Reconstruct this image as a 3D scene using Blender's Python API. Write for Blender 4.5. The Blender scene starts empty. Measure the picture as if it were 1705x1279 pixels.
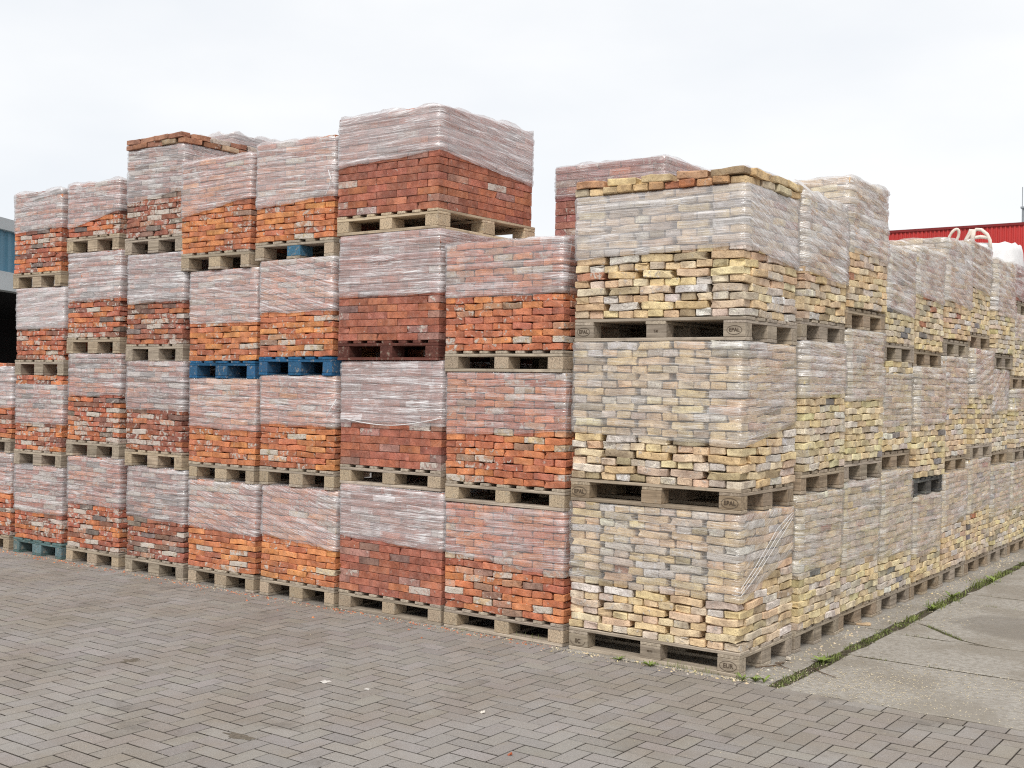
import bpy, math, random
from mathutils import Matrix, Vector, noise
from math import radians as R, sin, cos, pi

rnd = random.Random(7)
sc = bpy.context.scene
COL = sc.collection

# ------------------------------------------------------------------ camera
# world: X to the right along the red front row, Y away from it, Z up; the
# origin is the bottom front corner of the yellow corner column.
cd = bpy.data.cameras.new('camera')
cam = bpy.data.objects.new('camera', cd)
COL.objects.link(cam)
cd.sensor_fit = 'HORIZONTAL'
cd.sensor_width = 36.0
cd.lens = 1940.818 / 1705 * 36.0
cd.clip_start = 0.05
cd.clip_end = 4000
PIT, ROLL, YAW = 0.0014, 0.0177, -0.6256
CAM = Vector((2.9276, -6.3889, 1.7045))
Fw = Vector((sin(YAW) * cos(PIT), cos(YAW) * cos(PIT), sin(PIT)))
Rt = Vector((cos(YAW), -sin(YAW), 0))
Up = Rt.cross(Fw)
R2 = Rt * cos(ROLL) + Up * sin(ROLL)
U2 = -Rt * sin(ROLL) + Up * cos(ROLL)
m = Matrix((R2, U2, -Fw)).transposed().to_4x4()
m.translation = CAM
cam.matrix_world = m
sc.camera = cam

# ------------------------------------------------------------------ world, sun, exposure
SUN_EL, SUN_AZ = R(46), R(154)      # azimuth from +Y, clockwise: behind the camera
w = bpy.data.worlds.new('World')
sc.world = w
w.use_nodes = True
nt = w.node_tree
for n in list(nt.nodes):
    nt.nodes.remove(n)


def N(nt, t, **kw):
    n = nt.nodes.new(t)
    for k, v in kw.items():
        setattr(n, k, v)
    return n


wo = N(nt, 'ShaderNodeOutputWorld')
bg1 = N(nt, 'ShaderNodeBackground')
bg2 = N(nt, 'ShaderNodeBackground')
mixs = N(nt, 'ShaderNodeMixShader')
sky = N(nt, 'ShaderNodeTexSky', sky_type='NISHITA')
sky.sun_disc = False
sky.sun_elevation = SUN_EL
sky.sun_rotation = SUN_AZ
bg1.inputs['Strength'].default_value = 0.10
nt.links.new(sky.outputs[0], bg1.inputs[0])
tc = N(nt, 'ShaderNodeTexCoord')
mp = N(nt, 'ShaderNodeMapping')
mp.inputs['Scale'].default_value = (1.0, 1.0, 2.6)
ns = N(nt, 'ShaderNodeTexNoise')
ns.inputs['Scale'].default_value = 2.3
ns.inputs['Detail'].default_value = 5.0
ns.inputs['Roughness'].default_value = 0.5
cr = N(nt, 'ShaderNodeValToRGB')
cr.color_ramp.elements[0].position = 0.34
cr.color_ramp.elements[0].color = (0.60, 0.618, 0.64, 1)
cr.color_ramp.elements[1].position = 0.62
cr.color_ramp.elements[1].color = (0.69, 0.692, 0.69, 1)
nt.links.new(tc.outputs['Generated'], mp.inputs[0])
nt.links.new(mp.outputs[0], ns.inputs['Vector'])
nt.links.new(ns.outputs['Fac'], cr.inputs[0])
nt.links.new(cr.outputs[0], bg2.inputs[0])
bg2.inputs['Strength'].default_value = 1.0
mixs.inputs[0].default_value = 0.94     # an almost closed cloud cover over the blue sky
nt.links.new(bg1.outputs[0], mixs.inputs[1])
nt.links.new(bg2.outputs[0], mixs.inputs[2])
nt.links.new(mixs.outputs[0], wo.inputs[0])

sd = bpy.data.lights.new('sun', 'SUN')
sd.energy = 1.5
sd.angle = R(14)
sd.color = (1.0, 0.965, 0.91)
sun = bpy.data.objects.new('sun', sd)
COL.objects.link(sun)
sdir = Vector((sin(SUN_AZ) * cos(SUN_EL), cos(SUN_AZ) * cos(SUN_EL), sin(SUN_EL)))
sun.rotation_euler = sdir.to_track_quat('Z', 'Y').to_euler()
sun.location = sdir * 40

sc.view_settings.view_transform = 'Standard'
sc.view_settings.look = 'None'
sc.view_settings.exposure = 0.60
sc.view_settings.gamma = 1.0
sc.view_settings.use_curve_mapping = False
sc.render.engine = 'CYCLES'
sc.cycles.transparent_max_bounces = 16
sc.cycles.max_bounces = 6
sc.cycles.use_denoising = False
sc.cycles.filter_width = 1.15


# ------------------------------------------------------------------ node helpers
class Mat:
    def __init__(s, name):
        s.m = bpy.data.materials.new(name)
        s.m.use_nodes = True
        s.nt = s.m.node_tree
        s.b = s.nt.nodes['Principled BSDF']
        s.out = s.nt.nodes['Material Output']

    def n(s, t, **kw):
        return N(s.nt, t, **kw)

    def l(s, a, b):
        s.nt.links.new(a, b)

    def val(s, x, sock):
        if hasattr(x, 'is_output'):
            s.l(x, sock)
        else:
            sock.default_value = x

    def math(s, op, a, b=0.0, c=None, clamp=False):
        n = s.n('ShaderNodeMath', operation=op)
        n.use_clamp = clamp
        s.val(a, n.inputs[0])
        s.val(b, n.inputs[1])
        if c is not None:
            s.val(c, n.inputs[2])
        return n.outputs[0]

    def mix(s, f, a, b, mode='MIX'):
        n = s.n('ShaderNodeMix', data_type='RGBA', blend_type=mode)
        s.val(f, n.inputs['Factor'])
        for x, k in ((a, 6), (b, 7)):
            if isinstance(x, tuple):
                n.inputs[k].default_value = (*x[:3], 1)
            else:
                s.l(x, n.inputs[k])
        return n.outputs[2]

    def ramp(s, f, p0, p1, v0=0.0, v1=1.0):
        n = s.n('ShaderNodeMapRange')
        n.interpolation_type = 'SMOOTHSTEP'
        s.val(f, n.inputs[0])
        n.inputs[1].default_value = p0
        n.inputs[2].default_value = p1
        n.inputs[3].default_value = v0
        n.inputs[4].default_value = v1
        return n.outputs[0]

    def noise(s, vec, scale, detail=3.0, rough=0.55, dist=0.0):
        n = s.n('ShaderNodeTexNoise')
        if vec is not None:
            s.l(vec, n.inputs['Vector'])
        n.inputs['Scale'].default_value = scale
        n.inputs['Detail'].default_value = detail
        n.inputs['Roughness'].default_value = rough
        n.inputs['Distortion'].default_value = dist
        return n.outputs['Fac']

    def scalev(s, vec, v):
        n = s.n('ShaderNodeVectorMath', operation='MULTIPLY')
        s.l(vec, n.inputs[0])
        n.inputs[1].default_value = v
        return n.outputs[0]

    def objvec(s, shift=True):
        tc = s.n('ShaderNodeTexCoord')
        if not shift:
            return tc.outputs['Object']
        oi = s.n('ShaderNodeObjectInfo')
        mul = s.math('MULTIPLY', oi.outputs['Random'], 57.0)
        cx = s.n('ShaderNodeCombineXYZ')
        s.l(mul, cx.inputs[0])
        s.l(mul, cx.inputs[1])
        ad = s.n('ShaderNodeVectorMath', operation='ADD')
        s.l(tc.outputs['Object'], ad.inputs[0])
        s.l(cx.outputs[0], ad.inputs[1])
        return ad.outputs[0]

    def bump(s, h, strength, dist):
        n = s.n('ShaderNodeBump')
        n.inputs['Strength'].default_value = strength
        n.inputs['Distance'].default_value = dist
        s.l(h, n.inputs['Height'])
        s.l(n.outputs[0], s.b.inputs['Normal'])


def brick_material(name, source):
    """colour = the brick's own fired colour, alpha = how much old mortar clings to it"""
    M = Mat(name)
    if source == 'object':
        oi = M.n('ShaderNodeObjectInfo')
        base, mort = oi.outputs['Color'], oi.outputs['Alpha']
        v = M.objvec()
    else:
        at = M.n('ShaderNodeAttribute', attribute_name='col')
        base, mort = at.outputs['Color'], at.outputs['Alpha']
        v = M.objvec(False)
    big = M.noise(v, 9.0, 3.0, 0.6)
    med = M.noise(v, 38.0, 4.0, 0.65)
    fin = M.noise(v, 130.0, 3.0, 0.7)
    c = M.mix(M.ramp(big, 0.3, 0.72), M.mix(1.0, base, (0.66, 0.61, 0.60), 'MULTIPLY'), M.mix(1.0, base, (1.25, 1.23, 1.2), 'MULTIPLY'))
    c = M.mix(M.ramp(fin, 0.52, 0.66, 0.0, 0.6), c, M.mix(1.0, base, (0.42, 0.38, 0.36), 'MULTIPLY'))
    # mortar smears: threshold falls as alpha rises
    th = M.math('SUBTRACT', 0.755, M.math('MULTIPLY', mort, 0.315))
    mm = M.math('ADD', M.math('MULTIPLY', med, 0.55), M.math('MULTIPLY', M.noise(v, 17.0, 2.0, 0.5, 0.6), 0.45))
    d = M.math('MULTIPLY', M.math('SUBTRACT', mm, th), 16.0)
    d = M.math('ADD', d, 0.3, clamp=True)
    lime = M.mix(M.ramp(fin, 0.35, 0.65), (0.48, 0.42, 0.36), (0.66, 0.60, 0.545))
    c = M.mix(M.math('MULTIPLY', d, 0.9), c, lime)
    # dust
    c = M.mix(M.ramp(M.noise(v, 26.0, 4.0, 0.7), 0.42, 0.72, 0.02, 0.22), c, M.mix(0.5, base, (0.62, 0.56, 0.50)))
    # dark pits
    pit = M.ramp(M.noise(v, 62.0, 2.0, 0.5), 0.63, 0.72)
    c = M.mix(M.math('MULTIPLY', pit, 0.5), c, M.mix(1.0, base, (0.25, 0.22, 0.2), 'MULTIPLY'))
    M.l(c, M.b.inputs['Base Color'])
    M.b.inputs['Roughness'].default_value = 0.93
    M.b.inputs['Specular IOR Level'].default_value = 0.2
    h = M.math('ADD', M.math('MULTIPLY', med, 0.7), M.math('ADD', M.math('MULTIPLY', fin, 0.3), M.math('MULTIPLY', d, 0.15)))
    M.bump(h, 1.0, 0.010)
    return M.m


def wood_material():
    M = Mat('weathered pallet wood')
    oi = M.n('ShaderNodeObjectInfo')
    base = oi.outputs['Color']
    v = M.objvec()
    # grain runs along each board's own long axis (local X)
    g = M.noise(M.scalev(v, (2.0, 60.0, 60.0)), 1.0, 4.0, 0.65, 0.4)
    sp = M.noise(v, 12.0, 4.0, 0.6)
    c = M.mix(M.ramp(g, 0.3, 0.7), M.mix(1.0, base, (0.60, 0.57, 0.54), 'MULTIPLY'), M.mix(1.0, base, (1.15, 1.13, 1.1), 'MULTIPLY'))
    c = M.mix(M.ramp(sp, 0.5, 0.72, 0, 0.55), c, M.mix(1.0, base, (0.45, 0.43, 0.42), 'MULTIPLY'))
    # paint or dust wears off
    c = M.mix(M.math('MULTIPLY', M.ramp(M.noise(v, 26.0, 5.0, 0.75), 0.56, 0.64), 0.55), c, (0.36, 0.315, 0.25))
    M.l(c, M.b.inputs['Base Color'])
    M.b.inputs['Roughness'].default_value = 0.88
    M.b.inputs['Specular IOR Level'].default_value = 0.25
    M.bump(g, 0.5, 0.004)
    return M.m


def chip_material():
    M = Mat('pressed wood chips')
    oi = M.n('ShaderNodeObjectInfo')
    base = oi.outputs['Color']
    v = M.objvec()
    vo = M.n('ShaderNodeTexVoronoi')
    M.l(v, vo.inputs['Vector'])
    vo.inputs['Scale'].default_value = 120.0
    f = M.noise(v, 160.0, 3.0, 0.7)
    c = M.mix(M.ramp(f, 0.3, 0.7), M.mix(1.0, base, (0.62, 0.58, 0.54), 'MULTIPLY'), M.mix(1.0, base, (1.25, 1.22, 1.18), 'MULTIPLY'))
    c = M.mix(M.ramp(vo.outputs['Distance'], 0.5, 0.9, 0, 0.5), c, (0.06, 0.05, 0.04))
    c = M.mix(M.math('MULTIPLY', M.ramp(M.noise(v, 24.0, 5.0, 0.75), 0.56, 0.62), 0.6), c, (0.36, 0.31, 0.24))
    M.l(c, M.b.inputs['Base Color'])
    M.b.inputs['Roughness'].default_value = 0.95
    M.bump(f, 0.6, 0.003)
    return M.m


def film_material():
    """stretch film: object colour red = how dense it is, green = how dirty, blue = blotches of cling"""
    M = Mat('stretch wrap film')
    oi = M.n('ShaderNodeObjectInfo')
    sep = M.n('ShaderNodeSeparateColor')
    M.l(oi.outputs['Color'], sep.inputs[0])
    dens, dirt, blot = sep.outputs[0], sep.outputs[1], sep.outputs[2]
    uv = M.n('ShaderNodeUVMap', uv_map='wrap').outputs[0]
    rn = M.math('MULTIPLY', oi.outputs['Random'], 31.0)
    cx = M.n('ShaderNodeCombineXYZ')
    M.l(rn, cx.inputs[0]); M.l(rn, cx.inputs[1]); M.l(rn, cx.inputs[2])
    ad = M.n('ShaderNodeVectorMath', operation='ADD')
    M.l(uv, ad.inputs[0]); M.l(cx.outputs[0], ad.inputs[1])
    v = ad.outputs[0]
    # second set of folds at a small angle to the first
    mp = M.n('ShaderNodeMapping')
    mp.inputs['Rotation'].default_value = (0, 0, 0.07)
    M.l(v, mp.inputs[0])
    fine = M.noise(M.scalev(v, (1.3, 210.0, 1)), 1.0, 2.0, 0.55)
    mid = M.noise(M.scalev(mp.outputs[0], (2.6, 52.0, 1)), 1.0, 3.0, 0.6, 0.25)
    wide = M.noise(M.scalev(v, (3.0, 11.0, 1)), 1.0, 3.0, 0.6)
    bl = M.ramp(M.noise(v, 6.5, 2.0, 0.5, 0.8), 0.52, 0.57)
    # fold lines: narrow crests of the middle noise, glints painted on them
    crest = M.math('SUBTRACT', 1.0, M.math('MULTIPLY', M.math('ABSOLUTE', M.math('SUBTRACT', mid, 0.5)), 20.0), clamp=True)
    # where the film stands off a brick it turns milky: brick-shaped patches
    cell = M.n('ShaderNodeUVMap', uv_map='cell').outputs[0]
    sx = M.n('ShaderNodeSeparateXYZ'); M.l(cell, sx.inputs[0])
    row = M.math('FLOOR', sx.outputs[1])
    par = M.math('MULTIPLY', M.math('MODULO', row, 2.0), 0.5)
    cxx = M.math('FLOOR', M.math('ADD', sx.outputs[0], par))
    cv = M.n('ShaderNodeCombineXYZ'); M.l(cxx, cv.inputs[0]); M.l(row, cv.inputs[1]); M.l(rn, cv.inputs[2])
    wn = M.n('ShaderNodeTexWhiteNoise', noise_dimensions='3D'); M.l(cv.outputs[0], wn.inputs['Vector'])
    edge = M.n('ShaderNodeAttribute', attribute_name='edge').outputs['Fac']
    jt = M.math('ABSOLUTE', M.math('SUBTRACT', M.math('FRACT', sx.outputs[1]), 0.5))
    a = M.math('SUBTRACT', M.math('MULTIPLY', M.ramp(fine, 0.5, 0.60), 0.40), 0.08)
    a = M.math('ADD', a, M.math('MULTIPLY', M.math('SUBTRACT', wn.outputs[0], 0.5), M.math('ADD', M.math('MULTIPLY', blot, 0.38), 0.13)))
    a = M.math('ADD', a, M.math('MULTIPLY', edge, 0.35))
    a = M.math('SUBTRACT', a, M.math('MULTIPLY', M.ramp(jt, 0.38, 0.47), 0.32))
    a = M.math('ADD', a, M.math('MULTIPLY', M.math('SUBTRACT', wide, 0.5), 0.9))
    a = M.math('ADD', a, M.math('MULTIPLY', crest, 0.26))
    # a few taut pleats, nearly opaque, their glints painted in white
    mp2 = M.n('ShaderNodeMapping')
    mp2.inputs['Rotation'].default_value = (0, 0, -0.10)
    M.l(v, mp2.inputs[0])
    pleat_glint = M.noise(M.scalev(mp2.outputs[0], (1.1, 34.0, 1)), 1.0, 3.0, 0.6, 0.1)
    pleat_glint = M.math('SUBTRACT', 1.0, M.math('MULTIPLY', M.math('ABSOLUTE', M.math('SUBTRACT', pleat_glint, 0.52)), 42.0), clamp=True)
    pleat_glint = M.math('MULTIPLY', pleat_glint, M.ramp(M.noise(v, 3.3, 2.0, 0.5), 0.42, 0.6))
    a = M.math('ADD', a, M.math('MULTIPLY', pleat_glint, 0.55))
    a = M.math('ADD', a, M.math('MULTIPLY', M.math('MULTIPLY', bl, blot), 0.14))
    a = M.math('ADD', M.math('MULTIPLY', dens, 0.36), M.math('MULTIPLY', a, M.ramp(dens, 0.0, 0.5, 0.35, 1.0)), clamp=True)
    a = M.math('MAXIMUM', M.math('MULTIPLY', a, 0.93), M.math('MULTIPLY', dens, 0.5))
    c = M.mix(dirt, (0.85, 0.81, 0.82), (0.78, 0.72, 0.60))
    c = M.mix(M.math('MULTIPLY', M.ramp(M.noise(v, 11.0, 4.0, 0.65), 0.42, 0.68), M.math('MULTIPLY', dirt, 0.6)), c, (0.30, 0.275, 0.18))
    c = M.mix(M.math('MAXIMUM', M.math('MULTIPLY', crest, 0.4), pleat_glint), c, (0.9, 0.9, 0.9))  # near-white mixed into the film colour imitates glints on the folds
    M.l(c, M.b.inputs['Base Color'])
    M.l(a, M.b.inputs['Alpha'])
    M.b.inputs['Roughness'].default_value = 0.5
    M.b.inputs['Specular IOR Level'].default_value = 0.0
    h = M.math('ADD', M.math('MULTIPLY', fine, 0.35), M.math('ADD', mid, M.math('MULTIPLY', wide, 0.6)))
    bn = M.n('ShaderNodeBump')
    bn.inputs['Strength'].default_value = 0.8
    bn.inputs['Distance'].default_value = 0.010
    M.l(h, bn.inputs['Height'])
    M.l(bn.outputs[0], M.b.inputs['Normal'])
    # the clear skin itself mirrors sky and ground whatever it lets through
    gl = M.n('ShaderNodeBsdfGlossy')
    gl.inputs['Roughness'].default_value = 0.2
    gl.inputs['Color'].default_value = (0.95, 0.95, 0.95, 1)
    M.l(bn.outputs[0], gl.inputs['Normal'])
    fr = M.n('ShaderNodeFresnel')
    fr.inputs['IOR'].default_value = 1.5
    mx = M.n('ShaderNodeMixShader')
    M.l(M.math('MINIMUM', M.math('MULTIPLY', fr.outputs[0], 1.7), 0.22), mx.inputs[0])
    M.l(M.b.outputs[0], mx.inputs[1])
    M.l(gl.outputs[0], mx.inputs[2])
    M.l(mx.outputs[0], M.out.inputs['Surface'])
    return M.m


def paver_material(name, source):
    M = Mat(name)
    if source == 'object':
        base = M.n('ShaderNodeObjectInfo').outputs['Color']
    else:
        base = M.n('ShaderNodeAttribute', attribute_name='col').outputs['Color']
    g = M.n('ShaderNodeNewGeometry').outputs['Position']
    f = M.noise(g, 420.0, 2.0, 0.7)
    md = M.noise(g, 55.0, 4.0, 0.6)
    big = M.noise(g, 0.7, 5.0, 0.7)
    c = M.mix(M.ramp(f, 0.28, 0.72), M.mix(1.0, base, (0.62, 0.61, 0.6), 'MULTIPLY'), M.mix(1.0, base, (1.36, 1.35, 1.33), 'MULTIPLY'))
    c = M.mix(M.ramp(md, 0.35, 0.75, 0, 0.3), c, M.mix(1.0, base, (0.7, 0.68, 0.66), 'MULTIPLY'))
    c = M.mix(M.ramp(big, 0.40, 0.60, 0, 1.0), M.mix(1.0, c, (1.01, 1.02, 1.03), 'MULTIPLY'), M.mix(1.0, c, (0.90, 0.86, 0.81), 'MULTIPLY'))
    # loose sand and dust lying about
    c = M.mix(M.math('MULTIPLY', M.ramp(M.noise(g, 5.5, 5.0, 0.72), 0.56, 0.74), 0.5), c, (0.30, 0.26, 0.205))
    c = M.mix(M.ramp(M.noise(g, 190.0, 1.0, 0.5), 0.735, 0.76), c, (0.55, 0.52, 0.48))
    c = M.mix(M.math('MULTIPLY', M.ramp(M.noise(g, 2.4, 4.0, 0.7), 0.58, 0.72), 0.5), c, (0.14, 0.125, 0.11))
    M.l(c, M.b.inputs['Base Color'])
    M.b.inputs['Roughness'].default_value = 0.9
    M.b.inputs['Specular IOR Level'].default_value = 0.25
    M.bump(M.math('ADD', f, md), 0.45, 0.004)
    return M.m


def concrete_material():
    M = Mat('yard concrete')
    g = M.n('ShaderNodeNewGeometry').outputs['Position']
    f = M.noise(g, 300.0, 3.0, 0.7)
    md = M.noise(g, 26.0, 5.0, 0.65)
    big = M.noise(g, 1.3, 5.0, 0.6)
    c = M.mix(M.ramp(f, 0.3, 0.7), (0.29, 0.268, 0.24), (0.50, 0.468, 0.42))
    c = M.mix(M.ramp(md, 0.4, 0.66, 0, 0.7), c, (0.23, 0.205, 0.17))
    c = M.mix(M.ramp(big, 0.44, 0.58, 0, 0.7), c, (0.26, 0.23, 0.19))
    # a damp stain on the third plate
    sub = M.n('ShaderNodeVectorMath', operation='SUBTRACT')
    M.l(g, sub.inputs[0])
    sub.inputs[1].default_value = (1.15, 2.72, 0)
    sv = M.scalev(sub.outputs[0], (1.0, 1.5, 0))
    ln = M.n('ShaderNodeVectorMath', operation='LENGTH')
    M.l(sv, ln.inputs[0])
    e = M.math('ADD', ln.outputs['Value'], M.math('MULTIPLY', M.math('SUBTRACT', M.noise(g, 5.0, 4.0, 0.6), 0.5), 0.5))
    c = M.mix(M.ramp(e, 0.55, 0.72, 0.6, 0.0), c, (0.21, 0.188, 0.162))
    # pale grit trodden in
    c = M.mix(M.ramp(M.noise(g, 120.0, 1.0, 0.5), 0.73, 0.76), c, (0.52, 0.47, 0.38))
    M.l(c, M.b.inputs['Base Color'])
    M.b.inputs['Roughness'].default_value = 0.92
    M.b.inputs['Specular IOR Level'].default_value = 0.25
    M.bump(M.math('ADD', f, md), 0.5, 0.005)
    return M.m


def plain(name, col, rough=0.8, var=0.25, scale=6.0, spec=0.3, bump=0.0, tr=0.0):
    M = Mat(name)
    v = M.objvec()
    n = M.noise(v, scale, 4.0, 0.6)
    a = tuple(x * (1 - var) for x in col)
    b = tuple(min(1, x * (1 + var)) for x in col)
    M.l(M.mix(M.ramp(n, 0.3, 0.7), a, b), M.b.inputs['Base Color'])
    M.b.inputs['Roughness'].default_value = rough
    M.b.inputs['Specular IOR Level'].default_value = spec
    if bump:
        M.bump(n, bump, 0.01)
    return M.m


M_BRICK = brick_material('reclaimed brick', 'object')
M_BRICKS = brick_material('reclaimed bricks joined', 'attribute')
M_WOOD = wood_material()
M_CHIP = chip_material()
M_FILM = film_material()
M_PAVER = paver_material('concrete paver', 'object')
M_PAVERS = paver_material('concrete pavers joined', 'attribute')
M_CONC = concrete_material()
M_SAND = plain('joint sand', (0.045, 0.037, 0.03), 0.95, 0.35, 30, 0.2, 0.5)
M_SOIL = plain('soil and moss', (0.075, 0.063, 0.043), 0.95, 0.5, 25, 0.2, 0.8)
M_GROUND = plain('yard ground', (0.22, 0.205, 0.19), 0.95, 0.2, 1.5, 0.2)
M_GRASS = plain('grass blade', (0.17, 0.20, 0.06), 0.6, 0.5, 3, 0.3)
M_LEAF = plain('weed leaf', (0.19, 0.25, 0.06), 0.55, 0.3, 9, 0.3)
M_GRIT = plain('pale grit', (0.52, 0.45, 0.33), 0.9, 0.35, 300, 0.2)
M_SANDP = plain('brown sand', (0.15, 0.127, 0.10), 0.95, 0.3, 60, 0.2, 0.5)
M_TWIG = plain('dry twig', (0.13, 0.09, 0.06), 0.9, 0.3, 60, 0.2)
M_LIME = plain('spilled mortar dust', (0.62, 0.59, 0.55), 0.95, 0.15, 40, 0.2)
M_RED = plain('red metal sheet', (0.52, 0.045, 0.040), 0.5, 0.10, 0.35, 0.4)
M_REDTRIM = plain('dark red trim', (0.20, 0.014, 0.014), 0.5, 0.1, 2, 0.4)
M_BLUE = plain('blue metal sheet', (0.095, 0.235, 0.33), 0.55, 0.10, 0.6, 0.4)
M_FASCIA = plain('pale fascia', (0.50, 0.54, 0.55), 0.6, 0.08, 1, 0.3)
M_GREYM = plain('grey metal', (0.28, 0.30, 0.32), 0.5, 0.1, 2, 0.4)
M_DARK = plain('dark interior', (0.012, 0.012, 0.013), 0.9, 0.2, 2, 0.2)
M_BAG = plain('woven white bag', (0.78, 0.77, 0.77), 0.6, 0.06, 8, 0.3, 0.3)
M_LOOP = plain('bag lifting loop', (0.78, 0.69, 0.60), 0.7, 0.1, 20, 0.3)
M_INK = plain('burnt brand ink', (0.09, 0.066, 0.048), 0.9, 0.2, 30, 0.1)


# ------------------------------------------------------------------ object helpers
def mesh(name, vs, fs, mat, smooth=False):
    me = bpy.data.meshes.new(name)
    me.from_pydata(vs, [], fs)
    if mat:
        me.materials.append(mat)
    if smooth:
        me.polygons.foreach_set('use_smooth', [True] * len(me.polygons))
    me.update()
    return me


def link(name, data, parent=None, loc=(0, 0, 0), rot=(0, 0, 0), color=None, scale=None):
    o = bpy.data.objects.new(name, data)
    o.location = loc
    o.rotation_euler = rot
    if scale:
        o.scale = scale
    if color:
        o.color = color
    if parent:
        o.parent = parent
    COL.objects.link(o)
    return o


def tag(o, label=None, cat=None, group=None, kind=None):
    if label: o['label'] = label
    if cat: o['category'] = cat
    if group: o['group'] = group
    if kind: o['kind'] = kind
    return o


BOXF = [(0, 3, 2, 1), (4, 5, 6, 7), (0, 1, 5, 4), (1, 2, 6, 5), (2, 3, 7, 6), (3, 0, 4, 7)]


class MB:
    def __init__(s):
        s.v = []; s.f = []; s.c = []

    def box(s, x0, x1, y0, y1, z0, z1, col=None, j=0.0):
        n = len(s.v)
        P = [(x0, y0, z0), (x1, y0, z0), (x1, y1, z0), (x0, y1, z0), (x0, y0, z1), (x1, y0, z1), (x1, y1, z1), (x0, y1, z1)]
        if j:
            P = [(a + rnd.uniform(-j, j), b + rnd.uniform(-j, j), c + rnd.uniform(-j, j) * .5) for a, b, c in P]
        s.v += P
        s.f += [tuple(n + i for i in f) for f in BOXF]
        s.c += [col or (1, 1, 1, 0)] * 6

    def poly(s, pts, fs, col=None):
        n = len(s.v)
        s.v += list(pts)
        s.f += [tuple(n + i for i in f) for f in fs]
        s.c += [col or (1, 1, 1, 0)] * len(fs)

    def tube(s, pts, r, seg=6):
        n = len(s.v)
        for i, p in enumerate(pts):
            a = Vector(pts[max(0, i - 1)]); b = Vector(pts[min(len(pts) - 1, i + 1)])
            d = (b - a).normalized()
            u = d.cross(Vector((0.3, 0.2, 0.93))).normalized(); w_ = d.cross(u)
            rr = r[i] if isinstance(r, (list, tuple)) else r
            for k in range(seg):
                t = 2 * pi * k / seg
                s.v.append(tuple(Vector(p) + (u * cos(t) + w_ * sin(t)) * rr))
        for i in range(len(pts) - 1):
            for k in range(seg):
                k2 = (k + 1) % seg
                s.f.append((n + i * seg + k, n + i * seg + k2, n + (i + 1) * seg + k2, n + (i + 1) * seg + k))
        s.f.append(tuple(n + k for k in range(seg))[::-1])
        s.f.append(tuple(n + (len(pts) - 1) * seg + k for k in range(seg)))
        s.c += [(1, 1, 1, 0)] * (len(s.f) - len(s.c))

    def mesh(s, name, mat, smooth=False, colors=False):
        me = mesh(name, s.v, s.f, mat, smooth)
        if colors:
            ca = me.color_attributes.new('col', 'FLOAT_COLOR', 'CORNER')
            buf = []
            for f, c in zip(s.f, s.c):
                buf += list(c) * len(f)
            ca.data.foreach_set('color', buf)
        return me


_boxes = {}


def cbox(lx, ly, lz, mat, ch=0.003, key=''):
    """chamfered box mesh centred in x and y, z from 0; cached"""
    k = (round(lx, 3), round(ly, 3), round(lz, 3), mat.name, key)
    if k in _boxes:
        return _boxes[k]
    vs, fs = [], []
    X, Y = lx / 2, ly / 2
    ring = [(-X + ch, -Y), (X - ch, -Y), (X, -Y + ch), (X, Y - ch), (X - ch, Y), (-X + ch, Y), (-X, Y - ch), (-X, -Y + ch)]
    r2 = rnd.uniform
    for z, sh in ((0, ch), (ch, 0), (lz - ch, 0), (lz, ch)):
        for x, y in ring:
            sx = x - math.copysign(sh, x); sy = y - math.copysign(sh, y)
            vs.append((sx + r2(-.0008, .0008), sy + r2(-.0008, .0008), z))
    for i in range(3):
        for k_ in range(8):
            a, b = i * 8 + k_, i * 8 + (k_ + 1) % 8
            fs.append((a, b, b + 8, a + 8))
    fs.append(tuple(range(7, -1, -1)))
    fs.append(tuple(range(24, 32)))
    _boxes[k] = mesh('board', vs, fs, mat)
    return _boxes[k]


_bricks = {}


def brick_mesh(L, W, H, kind, var):
    """an old brick, long along X, centred: an eight-sided worn section swept over six rings"""
    k = (round(L, 3), round(W, 3), round(H, 3), kind, var)
    if k in _bricks:
        return _bricks[k]
    ch, warp, jit = {'rough': (0.0048, 0.0036, 0.0026), 'old': (0.0045, 0.0026, 0.0018), 'sharp': (0.0025, 0.0006, 0.0005)}[kind]
    rr = random.Random(var * 131 + int(L * 1e4) + int(W * 1e4))
    X, Y, Z = L / 2, W / 2, H / 2
    xs = [-X, -X + ch, -X * .35, X * .33, X - ch, X]
    sec = [(-Y + ch, -Z), (Y - ch, -Z), (Y, -Z + ch), (Y, Z - ch), (Y - ch, Z), (-Y + ch, Z), (-Y, Z - ch), (-Y, -Z + ch)]
    chip = rr.randrange(8) if rr.random() < (0.85 if kind != 'sharp' else 0.3) else -1
    chip2 = rr.choice((0, 5))
    vs = []
    off = Vector((var * 7.3, L * 50, W * 90))
    for i, x in enumerate(xs):
        s_ = ch * (0.9 if kind != 'sharp' else 0.8) if i in (0, 5) else 0
        bend = warp * 1.2 * sin((x / X + var) * 2.1)
        for q, (y, z) in enumerate(sec):
            p = Vector((x, y - math.copysign(s_, y), z - math.copysign(s_, z) + bend))
            nv = noise.noise_vector(p * 14 + off) * warp
            p += nv + Vector((rr.uniform(-jit, jit), rr.uniform(-jit, jit), rr.uniform(-jit, jit)))
            if q == chip and abs(i - chip2) < 2:
                p *= 0.88
            vs.append(tuple(p))
    fs = [tuple(range(7, -1, -1)), tuple(range(40, 48))]
    for i in range(5):
        for q in range(8):
            a, b = i * 8 + q, i * 8 + (q + 1) % 8
            fs.append((a, b, b + 8, a + 8))
    _bricks[k] = mesh('brick', vs, fs, M_BRICK, False)
    return _bricks[k]


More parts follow.
